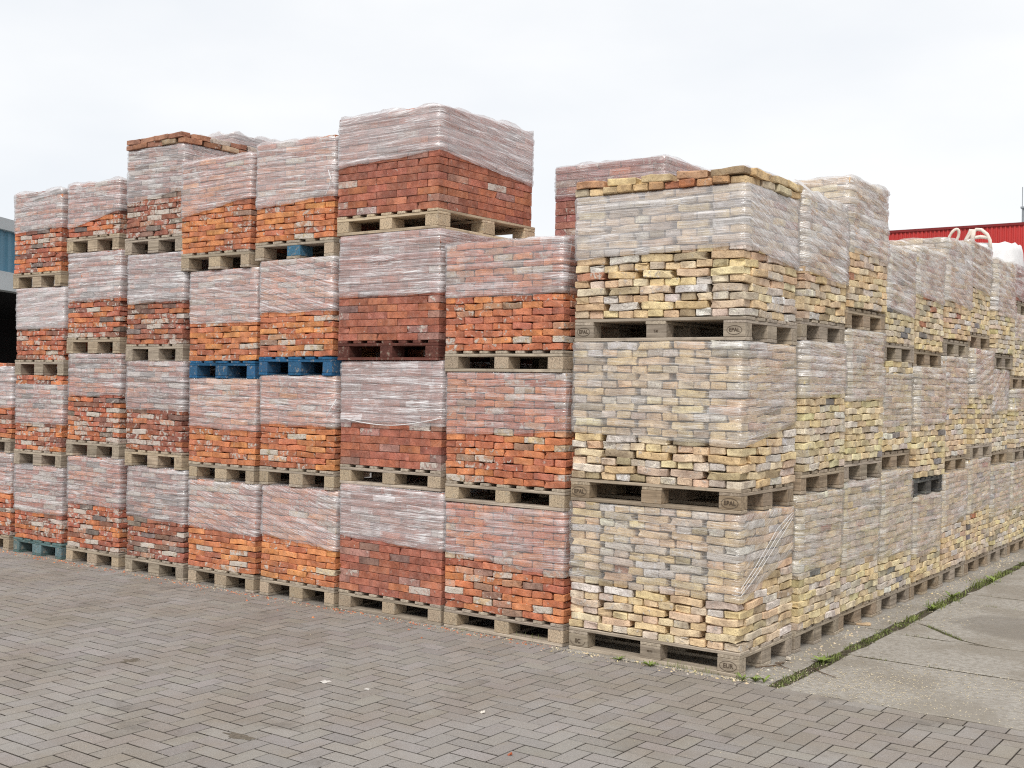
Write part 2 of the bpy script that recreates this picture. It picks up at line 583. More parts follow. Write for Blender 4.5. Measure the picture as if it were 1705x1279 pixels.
# ------------------------------------------------------------------ brick colours
PAL = {
    # (weight, colour, mortar)
    'orange': [(5, (0.615, 0.238, 0.105), 0.50), (4, (0.534, 0.191, 0.100), 0.52), (2, (0.696, 0.307, 0.125), 0.40), (2, (0.487, 0.180, 0.105), 0.60), (1.0, (0.603, 0.348, 0.210), 0.90), (.3, (0.371, 0.232, 0.160), 0.50), (.35, (0.650, 0.522, 0.360), 0.95)],
    'mixed': [(3, (0.560, 0.186, 0.098), 0.62), (3, (0.448, 0.149, 0.094), 0.66), (2.4, (0.627, 0.238, 0.107), 0.58), (1.4, (0.302, 0.140, 0.102), 0.58), (.7, (0.582, 0.486, 0.408), 1.00), (.7, (0.224, 0.178, 0.153), 0.50), (1.4, (0.538, 0.292, 0.204), 0.85)],
    'brownmix': [(3, (0.403, 0.146, 0.095), 0.62), (3, (0.336, 0.135, 0.095), 0.60), (1.2, (0.515, 0.200, 0.095), 0.56), (1.6, (0.246, 0.151, 0.116), 0.50), (.8, (0.582, 0.497, 0.430), 1.00), (.8, (0.246, 0.205, 0.184), 0.45), (1.2, (0.493, 0.292, 0.221), 0.85)],
    'looseyellow': [(4, (0.66, 0.50, 0.29), .3), (3, (0.59, 0.44, 0.26), .3), (2, (0.46, 0.27, 0.15), .3), (1.5, (0.52, 0.44, 0.32), .5), (1, (0.40, 0.30, 0.19), .2), (.6, (0.47, 0.19, 0.10), .2)],
    'loosebrown': [(4, (0.42, 0.22, 0.14), .4), (3, (0.34, 0.16, 0.10), .4), (2, (0.45, 0.33, 0.24), .6), (1.5, (0.50, 0.24, 0.12), .3), (1, (0.50, 0.44, 0.38), .9)],
    'smooth': [(5, (0.420, 0.152, 0.098), 0.22), (4, (0.367, 0.136, 0.092), 0.26), (2, (0.473, 0.177, 0.098), 0.15), (1.5, (0.430, 0.227, 0.185), 0.50), (.45, (0.504, 0.360, 0.320), 0.85), (.4, (0.273, 0.160, 0.135), 0.30)],
    'g': [(4, (0.578, 0.206, 0.110), 0.44), (3.5, (0.661, 0.261, 0.115), 0.42), (2.5, (0.507, 0.180, 0.110), 0.50), (1.2, (0.590, 0.313, 0.200), 0.72), (.4, (0.354, 0.220, 0.160), 0.50), (.45, (0.625, 0.487, 0.330), 0.90)],
    'pinkred': [(4, (0.40, 0.175, 0.145), .5), (3, (0.34, 0.155, 0.135), .55), (1.5, (0.48, 0.20, 0.13), .4), (1.2, (0.44, 0.32, 0.28), .85)],
    'yellow': [(5, (0.756, 0.583, 0.358), 0.35), (4, (0.772, 0.619, 0.413), 0.42), (2.0, (0.724, 0.530, 0.358), 0.38), (2.6, (0.683, 0.578, 0.462), 0.60), (2, (0.777, 0.704, 0.616), 0.80), (.9, (0.441, 0.362, 0.231), 0.30), (1.1, (0.780, 0.760, 0.740), 0.90), (.08, (0.420, 0.200, 0.132), 0.50), (1.2, (0.598, 0.483, 0.352), 0.45)],
    'pale': [(5, (0.745, 0.625, 0.416), 0.40), (4, (0.724, 0.593, 0.362), 0.40), (3, (0.704, 0.614, 0.486), 0.60), (2.5, (0.766, 0.693, 0.583), 0.75), (1.3, (0.462, 0.404, 0.302), 0.35), (.35, (0.252, 0.242, 0.232), 0.25), (1.1, (0.630, 0.557, 0.324), 0.30), (.02, (0.420, 0.189, 0.130), 0.50)],
    'palered': [(5, (0.735, 0.609, 0.400), 0.40), (3, (0.714, 0.578, 0.346), 0.40), (3, (0.683, 0.588, 0.454), 0.60), (1.3, (0.452, 0.389, 0.292), 0.35), (.35, (0.252, 0.231, 0.227), 0.25), (.3, (0.504, 0.231, 0.140), 0.50), (1.0, (0.651, 0.504, 0.367), 0.50)],
}


def pick(p):
    L_ = PAL[p]
    t = rnd.uniform(0, sum(a[0] for a in L_))
    for a in L_:
        t -= a[0]
        if t <= 0:
            break
    f = rnd.uniform(0.88, 1.14)
    g = rnd.uniform(0.95, 1.06)
    c = a[1]
    return (min(c[0] * f, .8), min(c[1] * f * g, .8), min(c[2] * f * g * rnd.uniform(.9, 1.1), .8), max(0, min(1.1, a[2] + rnd.uniform(-.2, .2))))


# ------------------------------------------------------------------ film
def film_mesh(w_, d_, z0, z1, slant, slope, ch, puff, seed, sl_side=0.0, rag=0.012, cl=.2, slope2=0.0, amp=1.0):
    """a closed band of stretch film hugging the stack from z0 to z1, with a cap; UV = length along wrap, sheared height"""
    pts = []          # (x, y, nx, ny, s, weight)
    s = 0.0
    X = w_ / 2
    cs = 0.018
    def run(p, q, n, nx, ny, fine):
        nonlocal s
        for i in range(n):
            t = i / n
            pts.append((p[0] + (q[0] - p[0]) * t, p[1] + (q[1] - p[1]) * t, nx, ny, s + t * math.dist(p, q), fine))
        s += math.dist(p, q)
    nf = max(12, int(w_ / .045)); nd = max(14, int(d_ / .06))
    run((-X + cs, 0), (X - cs, 0), nf, 0, -1, 1)
    run((X - cs, 0), (X, cs), 1, .7, -.7, 1)
    run((X, cs), (X, d_ - cs), nd, 1, 0, 1)
    run((X, d_ - cs), (X - cs, d_), 1, .7, .7, 1)
    run((X - cs, d_), (-X + cs, d_), 6, 0, 1, 0)
    run((-X + cs, d_), (-X, d_ - cs), 1, -.7, .7, 0)
    run((-X, d_ - cs), (-X, cs), 8, -1, 0, 0)
    run((-X, cs), (-X + cs, 0), 1, -.7, -.7, 1)
    per = s
    nr = max(8, int((z1 - z0) / .0125))
    vs, uv, fs, cel, edg = [], [], [], [], []
    o = seed * 13.7
    nc = len(pts)
    for r in range(nr + 1):
        t = r / nr
        for (x, y, nx, ny, s_, fine) in pts:
            shear = slope * min(s_, w_) + slope2 * max(0, s_ - w_)
            f = (x + X) / w_
            zb = z0 + slant * (f - .5)
            if nx > .5:
                zb += sl_side * y / d_
            elif ny > .5 or nx < -.5:
                zb += sl_side * (f if ny > .5 else 0)
            zb += rag * noise.noise((s_ * 4, o, 0)) + rag * .6 * noise.noise((s_ * 15, o, 3))
            z = zb + (z1 - zb) * t
            ph = (z % ch) / ch
            bulge = 1 - (2 * ph - 1) ** 4
            dsp = 0.0055 + 0.005 * bulge
            if fine:
                zz = z + shear
                dsp += amp * (0.009 * noise.noise((s_ * 2.2, zz * 26, o)) + 0.005 * noise.noise((s_ * 4, zz * 70, o + 5)))
                dsp += amp * 0.010 * (noise.noise((s_ * 5, z * 5, o + 9)) + .35)
            dsp = max(dsp, 0.002)
            if r == 0:
                dsp = max(0.003, dsp * .5)
            zz2 = z
            if t > .97:
                zz2 += puff * (0.4 + noise.noise((s_ * 5.5, o, 20)) * 1.2 + .5 * noise.noise((s_ * 19, o, 22)))
                dsp -= .004
            vs.append((x + nx * dsp, y + ny * dsp, zz2))
            uv.append((s_, z + shear))
            cel.append((s_ / cl + 40, z / ch + 100))
            corner = min(abs(abs(x) - X) + abs(y), abs(abs(x) - X) + abs(y - d_))
            edg.append(max(0, 1 - corner / .045) * max(0, .5 + 1.5 * noise.noise((o, 4, z * 22))))
    for r in range(nr):
        for i in range(nc):
            j = (i + 1) % nc
            fs.append((r * nc + i, r * nc + j, (r + 1) * nc + j, (r + 1) * nc + i))
    # cap
    b = nr * nc
    cx_, cy_ = 0, d_ / 2
    for k, (f, dz) in enumerate(((.86, .012), (.5, .006))):
        for i in range(nc):
            x, y, z = vs[b + i]
            vs.append((cx_ + (x - cx_) * f, cy_ + (y - cy_) * f, z1 + dz + puff * .5 * noise.noise((x * 6, y * 6, o + k))))
            uv.append((x * 1.3, y))
            cel.append((x * 5, y * 9)); edg.append(0)
        for i in range(nc):
            j = (i + 1) % nc
            a = (nr + k) * nc
            fs.append((a + i, a + j, a + nc + j, a + nc + i))
    fs.append(tuple((nr + 2) * nc + i for i in range(nc)))
    me = mesh('wrap_film', vs, fs, M_FILM, True)
    ul = me.uv_layers.new(name='wrap')
    buf = []
    for f in fs:
        base = [uv[i] for i in f]
        us = [q[0] for q in base]
        wrapseam = max(us) - min(us) > per * .6
        for q in base:
            u_ = q[0] + (per if wrapseam and q[0] < per * .4 else 0)
            buf += [u_, q[1]]
    ul.data.foreach_set('uv', buf)
    u2 = me.uv_layers.new(name='cell')
    u2.data.foreach_set('uv', [c for f in fs for i in f for c in cel[i]])
    at = me.attributes.new('edge', 'FLOAT', 'POINT')
    at.data.foreach_set('value', edg)
    return me


# ------------------------------------------------------------------ pallets and stacks
def empty(name, loc, rot=(0, 0, 0)):
    o = bpy.data.objects.new(name, None)
    o.location = loc
    o.rotation_euler = rot
    o.empty_display_size = 0.2
    COL.objects.link(o)
    return o


WOODS = {
    'grey': ((0.45, 0.39, 0.32), M_WOOD, (0.38, 0.325, 0.26), M_WOOD),
    'tan': ((0.47, 0.39, 0.295), M_WOOD, (0.45, 0.365, 0.265), M_WOOD),
    'chip': ((0.43, 0.37, 0.30), M_WOOD, (0.46, 0.375, 0.275), M_CHIP),
    'newtan': ((0.57, 0.465, 0.335), M_WOOD, (0.58, 0.465, 0.325), M_CHIP),
    'brown': ((0.41, 0.34, 0.26), M_WOOD, (0.34, 0.265, 0.19), M_WOOD),
    'blue': ((0.025, 0.125, 0.27), M_WOOD, (0.025, 0.115, 0.25), M_CHIP),
    'teal': ((0.12, 0.20, 0.20), M_WOOD, (0.13, 0.21, 0.23), M_CHIP),
    'redbrown': ((0.15, 0.055, 0.042), M_WOOD, (0.13, 0.05, 0.04), M_WOOD),
    'black': ((0.13, 0.135, 0.135), M_WOOD, (0.085, 0.082, 0.08), M_WOOD),
}
G_PAL = 'wooden pallets carrying the brick stacks'
G_STK = 'stacks of reclaimed bricks on pallets'


def vary(c, a=.1):
    f = rnd.uniform(1 - a, 1 + a)
    return (c[0] * f, c[1] * f, c[2] * f * rnd.uniform(.96, 1.04), 1)


def pallet(X, Y, z, w_, d_, along, perim, style, label, marks=None, rz=0.0, odd_block=None):
    """X centre, Y front edge; `along` is the axis the deck boards run along"""
    e = empty('pallet', (X, Y, z), (0, 0, rz))
    tag(e, label, 'pallet', G_PAL)
    cb, mb, cbl, mbl = WOODS[style]
    zt = 0.144
    th = 0.020
    W1, D1 = (w_, d_) if along == 'y' else (d_, w_)     # W1 across the boards, D1 along them
    def place(name, cx_, cy_, z_, lx, ly, lz, c, mt, board_axis_long=True):
        # local frame: a across, b along the deck boards
        lon, lat = (ly, lx) if ly >= lx else (lx, ly)
        me = cbox(max(lx, ly), min(lx, ly), lz, mt, 0.003, style)
        rot = 0
        if along == 'y':
            px, py = cx_, cy_
            if ly > lx: rot = pi / 2
        else:
            px, py = cy_ - d_ / 2 if False else (cy_ - D1 / 2), cx_ + W1 / 2
            if lx > ly: rot = pi / 2
        if along == 'y':
            py = cy_
        return link(name, me, e, (px + rnd.uniform(-.002, .002), py + rnd.uniform(-.002, .002), z_), (0, 0, rot + rnd.uniform(-.006, .006)), vary(c, .16))
    # frame: a in [-W1/2, W1/2], b in [0, D1]
    n = 7 if perim else 5
    bw = [0.098, 0.075, 0.075, 0.098, 0.075, 0.075, 0.098] if perim else [0.145, 0.1, 0.145, 0.1, 0.145]
    sc_ = min(1.0, (W1 - .03 * (n - 1)) / sum(bw))
    bw = [b * sc_ for b in bw]
    gap = (W1 - sum(bw)) / (n - 1)
    a = -W1 / 2
    for b in bw:
        place('deck_board', a + b / 2, D1 / 2, zt - th, b, D1, th, cb, mb)
        a += b + gap
    bl = 0.145
    for b in (bl / 2, D1 / 2, D1 - bl / 2):
        place('stringer_board', 0, b, zt - 2 * th, W1, 0.143, th, cb, mb)
    bs = 0.1 if not perim else 0.12
    zs = 0.022
    k = 0
    for b in (bl / 2, D1 / 2, D1 - bl / 2):
        for aa, bb in ((-W1 / 2 + bs / 2, bs), (0, bl if not perim else bs), (W1 / 2 - bs / 2, bs)):
            c = cbl
            if odd_block == k: c = (0.05, 0.16, 0.27)
            place('block', aa, b, zs, bb, bl - .003, zt - 2 * th - zs - .0005, c, mbl)
            k += 1
    if perim:
        for aa in (-W1 / 2 + .05, 0, W1 / 2 - .05):
            place('bottom_board', aa, D1 / 2, 0, .098, D1 - .2, zs - .001, cb, mb)
        for b in (.05, D1 - .05):
            place('bottom_board', 0, b, 0, W1, .098, zs - .001, cb, mb)
    else:
        for aa, bb in ((-W1 / 2 + .05, .1), (0, .145), (W1 / 2 - .05, .1)):
            place('bottom_board', aa, D1 / 2, 0, bb, D1, zs - .001, cb, mb)
    # brands burnt into the faces of the blocks
    for (kind, face, pos, size) in marks or ():
        mark(e, kind, face, pos, size)
    return e


def mark(parent, kind, face, pos, size):
    """lettering and an oval on a block; face 'front' looks to -Y, 'right' to +X"""
    rot = (pi / 2, 0, 0) if face == 'front' else (pi / 2, 0, pi / 2)
    if kind.strip('.'):
        cu = bpy.data.curves.new('lettering', 'FONT')
        cu.body = kind
        cu.size = size
        cu.extrude = 0.0004
        cu.offset = 0.0006
        cu.align_x = 'CENTER'; cu.align_y = 'CENTER'
        cu.materials.append(M_INK)
        o = bpy.data.objects.new('lettering', cu)
        COL.objects.link(o)
        me = bpy.data.meshes.new_from_object(o.evaluated_get(bpy.context.evaluated_depsgraph_get()))
        bpy.data.objects.remove(o)
        link('lettering', me, parent, pos, rot)
    if kind in ('EPAL', 'EUR', 'IIC'):
        b = MB()
        n = 40
        rx, rz = size * 1.55, size * .86
        ring = []
        a0, a1 = (0, n) if kind != 'IIC' else (int(n * .52), int(n * 1.02))
        for i in range(a0, a1 + 1):
            t = 2 * pi * i / n
            for q, (g_, hh) in enumerate(((1, 0), (1, .0008), (.93, .0008), (.93, 0))):
                f = g_ if q < 2 else 1 - .0022 / rz
                ring.append((cos(t) * (rx if q < 2 else rx - .0022), sin(t) * (rz if q < 2 else rz - .0022), hh))
        m_ = a1 - a0
        fs = []
        for i in range(m_):
            for q in range(4):
                fs.append((i * 4 + q, i * 4 + (q + 1) % 4, (i + 1) * 4 + (q + 1) % 4, (i + 1) * 4 + q))
        link('oval_mark', mesh('oval_mark', ring, fs, M_INK), parent, pos, rot)


def stack(X, Y, z, w_, d_, zt, pal, brick, label, film=None, faces=None, loose=0, lean=(0, 0), rz=0.0, front_bond='stretch', ch=None, core_only=False):
    """a block of bricks: base centre-front at (X, Y, z), bricks up to zt.
    faces: dict(front=z from which front bricks are built singly (None: none), right=(z_first, z_all))"""
    Lb, Wb, Hb, kind, jit = brick
    e = empty('brick_stack', (X, Y, z), (lean[0], lean[1], rz))
    tag(e, label, 'brick stack', G_STK)
    H = zt - z
    n = max(1, round(H / (Hb + .0025)))
    if loose:
        n -= 0
    c_h = H / n
    hb = c_h - {'sharp': .0026, 'old': .0030, 'rough': .0034}[kind]
    X0 = w_ / 2
    stuff = MB()
    faces = faces or {}
    fz = faces.get('front', -1)
    rz1, rza = faces.get('right', (-1, 99))
    film_lo = film['z0'] - z if film else 99

    def put(cx_, cy_, k, L_, W_, rot, single, jo, palk=pal):
        zc = (k + .5) * c_h
        c = pick(palk)
        if single and not core_only:
            me = brick_mesh(round(L_ / .006) * .006 - (.003 if kind == 'sharp' else .0062), Wb, round(hb, 3), kind, rnd.randrange(7))
            fl = rnd.choice((0, pi))
            r0 = rot + rnd.choice((0, pi)) + rnd.uniform(-.012, .012) * jit
            link('brick', me, e, (cx_, cy_ + 0, zc + rnd.uniform(-.0012, .0012) * jit), (fl + rnd.uniform(-.01, .01) * jit, rnd.uniform(-.008, .008) * jit, r0), c)
        else:
            lx, ly = (L_ / 2 - .002, Wb / 2) if abs(rot) < .1 else (Wb / 2, L_ / 2 - .002)
            stuff.box(cx_ - lx, cx_ + lx, cy_ - ly, cy_ + ly, zc - hb / 2, zc + hb / 2, c, .002)

    def run(length, L_):
        """brick lengths filling a run"""
        m_ = max(1, round(length / L_))
        f = length / m_
        return [(f * (i + .5), f) for i in range(m_)]

    drift = [0, 0]
    for k in range(n):
        zl = (k + .5) * c_h
        zw = z + zl
        free = zl < film_lo or (film and zw > film['z1'])
        j = jit * (1.0 if free else .45)
        isl = loose and k >= n - loose
        over = .022 if isl else 0
        pk = ({'yellow': 'looseyellow', 'brownmix': 'loosebrown'}[pal] if isl else pal)
        if isl: j = jit * 2.2
        drift = [drift[0] * .7 + rnd.uniform(-.004, .004) * jit, drift[1] * .6 + rnd.uniform(-.003, .003) * jit]
        fr = fz is not None and zw > fz
        r_first = zw > rz1
        r_all = zw > rza
        gj = lambda: rnd.uniform(-.005, .005) * j
        # a course: which pair of faces runs the full length
        if front_bond == 'header':
            if k % 2 == 0:
                m_ = round(w_ / (Wb + .008)); f = w_ / m_
                for i in range(m_):
                    x = -X0 + f * (i + .5) + rnd.uniform(-.003, .003)
                    put(x, Lb / 2 + gj() - over, k, Lb * rnd.uniform(.96, 1.03), Wb, pi / 2, fr, j, pk)
                side0, fl = Lb + .004, None
            else:
                m_ = round(w_ / (Lb + .012)); f = w_ / m_
                gaps = [rnd.uniform(-.01, .012) for _ in range(m_)]
                for i in range(m_):
                    x = -X0 + f * (i + .5) + (gaps[i] if 0 < i < m_ - 1 else 0)
                    put(x, Wb / 2 + gj() - over, k, min(f + (.0 if i % 2 else -.004), Lb * rnd.uniform(.97, 1.06)), Wb, 0, fr, j, pk)
                side0 = Wb + .006
            side1 = d_
        else:
            full = k % 2 == 0
            if full:
                for i, (c0, f) in enumerate(run(w_, Lb)):
                    put(-X0 + c0, Wb / 2 + gj() + drift[1] - over, k, f, Wb, 0, fr, j, pk)
                side0, side1 = Wb + .004, d_ - Wb - .004
            else:
                # side runs reach the front as headers at both ends
                for i, (c0, f) in enumerate(run(w_ - 2 * Wb - .006, Lb)):
                    put(-X0 + Wb + .003 + c0, Wb / 2 + gj() + drift[1] - over, k, f, Wb, 0, fr, j, pk)
                side0, side1 = 0.0, d_
        for sgn in (1, -1):
            for i, (c0, f) in enumerate(run(side1 - side0, Lb)):
                yy = side0 + c0
                first = (i == 0 and side0 == 0)
                if sgn > 0:
                    single = r_all or (r_first and i == 0) or (first and fr)
                    xx = X0 - Wb / 2 + gj() + drift[0] + over
                else:
                    single = (first and fr)
                    xx = -X0 + Wb / 2 + gj() * .5
                put(xx, yy - (over if i == 0 else 0), k, f, Wb, pi / 2, single, j, pk)
        # back row and heart of the block
        if side1 < d_ - .02:
            for c0, f in run(w_, Lb):
                put(-X0 + c0, d_ - Wb / 2, k, f, Wb, 0, False, j)
        else:
            for c0, f in run(w_ - 2 * Wb - .01, Lb):
                put(-X0 + Wb + .005 + c0, d_ - Wb / 2 - .002, k, f, Wb, 0, False, j)
        ins = Wb + .006
        y0 = (Lb if front_bond == 'header' and k % 2 == 0 else Wb) + .012
        c = pick(pal)
        stuff.box(-X0 + ins, X0 - ins, y0, d_ - ins, zl - hb / 2, zl + hb / 2, c)
    o = link('inner_brick', stuff.mesh('inner_brick', M_BRICKS, False, True), e)
    o['kind'] = 'stuff'
    if film and not core_only:
        zf1 = film['z1']
        me = film_mesh(w_ + .004, d_ + .004, film['z0'] - z, zf1 - z, film.get('slant', 0), film.get('slope', 0), c_h, film.get('puff', 0), len(_seeds), film.get('side', 0), .012, Lb, film.get('slope2', film.get('slope', 0)), film.get('amp', 1.0))
        _seeds.append(1)
        link('wrap_film', me, e, (0, -.002, 0), (0, 0, 0), (film.get('a', .5), film.get('dirt', 0), film.get('blot', 0), 1))
    return e


_seeds = []
PT = 0.144

# brick kinds: length, width, height, wear, looseness
B_OLD = (0.197, 0.094, 0.0425, 'old', 1.0)
B_ORG = (0.200, 0.095, 0.0440, 'old', 0.6)
B_SMO = (0.218, 0.104, 0.0520, 'sharp', 0.35)
B_G = (0.178, 0.085, 0.0455, 'old', 0.8)
B_YEL = (0.212, 0.100, 0.0460, 'rough', 1.25)
B_PAL = (0.198, 0.094, 0.0450, 'rough', 0.9)

ORD = {4: ['bottom', 'second-lowest', 'third-lowest', 'topmost'], 3: ['bottom', 'middle', 'topmost'], 2: ['bottom', 'upper']}

# ---- red front row -------------------------------------------------
# u0, u1 of the pallet; z of each pallet; top; film from/to per level; looks
RED = dict(
    Z=dict(u=(7.74, 8.54), z=[0, .955], top=1.84, pal='mixed', b=B_OLD, where='the cut-off left-edge column',
           wood=['tan', 'grey'], film=[(.56, None, 0, .02), (1.40, 1.79, 0, 0)], look=['mortar-spotted red brick stack', 'pinkish brick stack with film round its middle']),
    A=dict(u=(6.86, 7.66), z=[0, .858, 1.726, 2.567], top=3.485, pal='mixed', b=B_OLD, where='the teal-pallet column',
           wood=['teal', 'grey', 'grey', 'tan'], film=[(.407, None, -.01, 0), (1.26, 1.638, 0, .01), (2.167, None, 0, -.10), (3.109, None, .03, -.10)],
           look=['orange-red brick stack in clear film', 'red brick stack with two bare courses above its film', 'red brick stack under dense white film', 'red brick stack with a greyish wrapped upper half']),
    B=dict(u=(5.985, 6.785), z=[0, .985, 1.932, 2.866], top=3.50, pal='mixed', b=B_OLD, where='the column beside the teal-pallet column',
           wood=['chip', 'grey', 'tan', 'tan'], film=[(.545, None, 0, .06), (1.545, None, .03, 0), (2.419, None, .02, -.03), (3.15, None, .14, .04)],
           look=['bright red brick stack', 'white-patched red brick stack', 'vivid red brick stack', 'low brick stack with slanting film']),
    C=dict(u=(5.09, 5.89), z=[0, .938, 1.865, 2.805], top=3.725, pal='brownmix', b=B_OLD, where='the loose-brick-topped column',
           wood=['grey', 'tan', 'grey', 'grey'], film=[(.487, None, -.02, .0), (1.438, None, 0, .02), (2.371, None, .03, .04), (3.286, None, .07, .06)],
           look=['brown mixed brick stack', 'brown brick stack with grey headers', 'brown and red brick stack', 'wrapped brown brick stack crowned by loose courses'], loose=2),
    D=dict(u=(4.215, 5.025), z=[0, .873, 1.722, 2.627], top=3.545, pal='orange', b=B_ORG, where='the left blue-pallet column',
           wood=['chip', 'chip', 'blue', 'chip'], film=[(.468, None, -.03, .24), (1.302, None, -.03, .03), (2.178, None, .0, .10), (3.132, None, .11, -.03)],
           look=['orange brick stack in diagonally streaked film', 'orange brick stack under thin pink-looking film', 'orange brick stack with a fan of film strands', 'orange brick stack jutting to the left']),
    E=dict(u=(3.32, 4.14), z=[0, .882, 1.755, 2.672], top=3.60, pal='orange', b=B_ORG, where='the right blue-pallet column',
           wood=['chip', 'chip', 'blue', 'chip'], film=[(.453, None, -.07, .26), (1.367, None, 0, .08), (2.248, None, .0, .24), (3.107, None, .05, .05)],
           look=['orange brick stack with long slanting film folds', 'orange brick stack under milky film', 'orange brick stack in taut slanting film', 'tall wrapped orange brick stack']),
    F=dict(u=(2.275, 3.27), z=[0, .944, 1.874, 2.816], top=3.70, pal='smooth', b=B_SMO, where='the tall smooth-brick column',
           wood=['chip', 'chip', 'redbrown', 'newtan'], film=[(.537, None, -.03, 0), (1.404, None, .0, .0), (2.349, None, 0, 0), (3.345, None, .05, -.04)],
           look=['smooth red-brown brick stack under blotchy film', 'smooth red-brown brick stack with whitish film', 'smooth brown brick stack under dull pinkish film', 'free-standing smooth red brick stack wrapped above']),
    G=dict(u=(1.245, 2.245), z=[0, .886, 1.796], top=2.69, pal='g', b=B_G, where='the column touching the yellow corner',
           wood=['chip', 'chip', 'chip'], film=[(.487, None, -.08, -.05), (1.378, None, .05, 0), (2.309, None, 0, .02)],
           look=['orange-red brick stack with thin film', 'red brick stack in nearly clear film', 'red brick stack with film tugged sideways']),
)
PERIM = 'FG'
for key, q in RED.items():
    u0, u1 = q['u']
    zs = q['z']
    n = len(zs)
    perim = key in PERIM
    nxt = {'Z': 'A', 'A': 'B', 'B': 'C', 'C': 'D', 'D': 'E', 'E': 'F', 'F': 'G', 'G': None}[key]
    ntop = RED[nxt]['top'] if nxt else 3.0
    for i, z in enumerate(zs):
        dx, wd, dy = (0, -.022, -.048, -.075)[i], u1 - u0, 0.0
        if key == 'D' and i == 3: dx, wd, dy = -.125, .85, -.02
        if key == 'E' and i == 3: dx, wd = -.105, .87
        if key == 'G': dx *= .5
        if key == 'F' and i == 3: dx, wd = -.085, 1.0
        X = -(u0 + u1) / 2 + dx
        dx2 = rnd.uniform(-.008, .008) if i else 0
        X += dx2
        rz = rnd.uniform(-.014, .014) if i else 0
        Y = dy + (rnd.uniform(-.012, .012) if i else 0)
        wood = q['wood'][i]
        lev = ORD[n][i]
        mk = None
        if key == 'F' and i == 3:
            mk = [('EPAL', 'right', (wd / 2 + .0005, .072, .066), .030)]
        sp = {'teal': 'worn teal-painted pallet', 'blue': 'bright blue-painted pallet', 'redbrown': 'dark red-brown pallet', 'tan': 'pale tan wooden pallet',
              'grey': 'weathered grey wooden pallet', 'chip': 'wooden chip-block pallet', 'newtan': 'light new-looking pallet with chip blocks'}[wood]
        pallet(X, Y, z, wd, 1.2, 'y', perim, wood, f"{sp} under the {lev} stack in {q['where']}", mk, rz, 1 if (key == 'E' and i == 3) else None)
        top = zs[i + 1] - .004 if i + 1 < n else q['top']
        loose = q.get('loose', 0) if i == n - 1 else 0
        over = {'F': .0, 'G': .0, 'D': .02, 'E': .0, 'Z': .02}.get(key, -.02)
        f0, f1, slant, slope = q['film'][i]
        zt_b = top + (loose * (q['b'][2] + .004) if loose else 0)
        film = dict(z0=f0, z1=(f1 or top - .002), slant=-slant * .0 + slant * 1.0, slope=slope, puff=.028 if i == n - 1 and not loose else 0.0,
                    a=rnd.uniform(.38, .56), blot=.35)
        film['slant'] = slant
        if key == 'F': film.update(a=(.50, .50, .42, .60)[i], blot=(1, 1, .6, .1)[i])
        if key == 'G': film.update(a=(.26, .22, .32)[i], blot=.8)
        if key in 'ABC' and i < 2: film['a'] = .36
        if key == 'A' and i == 2: film['a'] = .85
        if key == 'D' and i == 1: film['a'] = .36
        if key == 'F' and i == 3: film.update(side=-.10, slope=-.03, slope2=.12)
        if key == 'G' and i == 0: film['side'] = .2
        right = (z, ntop - .15 if z + .5 > ntop - .5 else 99)
        st = stack(X, Y + .004, z + PT + .001, wd + over, 1.16 if key != 'F' else 1.14, zt_b, q['pal'], q['b'],
                   f"{q['look'][i]}, {lev} in {q['where']}", film, dict(front=-1, right=right), loose, (rnd.uniform(-.006, .006), rnd.uniform(-.008, .008)), rz)
        if (key, i) == ('A', 1) and False: pass

# ---- the yellow corner column -----------------------------------------
zs = [0, .966, 1.998]
mk0 = [('IIC', 'front', (-.53, -.0028, .060), .036), ('98-126', 'front', (0, -.0028, .072), .014), ('EUR', 'front', (.53, -.0028, .060), .036)]
mk = [('EPAL', 'front', (-.53, -.0028, .062), .036), ('EPAL', 'front', (.53, -.0028, .062), .036)]
mk2 = [('EPAL', 'front', (-.53, -.0028, .062), .032), ('T.M', 'front', (0, -.0028, .062), .018), ('EPAL', 'front', (.53, -.0028, .062), .032)]
YF = [dict(z0=.452, slant=-.03, slope=.06, slope2=-.55, dirt=.45, a=.20, side=.24), dict(z0=1.386, slant=-.05, slope=.03, slope2=-.1, a=.33, side=.13, dirt=.45), dict(z0=2.545, slant=.04, slope=-.02, slope2=.28, dirt=.15, a=.66, side=-.08)]
YL = ['large yellow brick stack with diagonal film folds', 'large yellow brick stack under milky film', 'large yellow brick stack crowned by loose bricks']
for i, z in enumerate(zs):
    pallet(-.6 + (.004, -.002, .004)[i], (.0, -.004, .006)[i], z, 1.2, .8, 'x', False, ['grey', 'brown', 'grey'][i],
           f"weathered long-side-on pallet under the {ORD[3][i]} stack of the yellow corner column", [mk0, mk, mk2][i])
    top = zs[i + 1] - .004 if i < 2 else 2.935
    film = dict(z1=top - .002, puff=0, blot=.5, **YF[i])
    stack(-.6, .0, z + PT + .001, 1.2, .8, top + (.096 if i == 2 else 0), 'yellow', B_YEL, f"{YL[i]}, {ORD[3][i]} of the corner column", film,
          dict(front=-1, right=(-1, -1)), 2 if i == 2 else 0, (0, 0), 0, 'header')

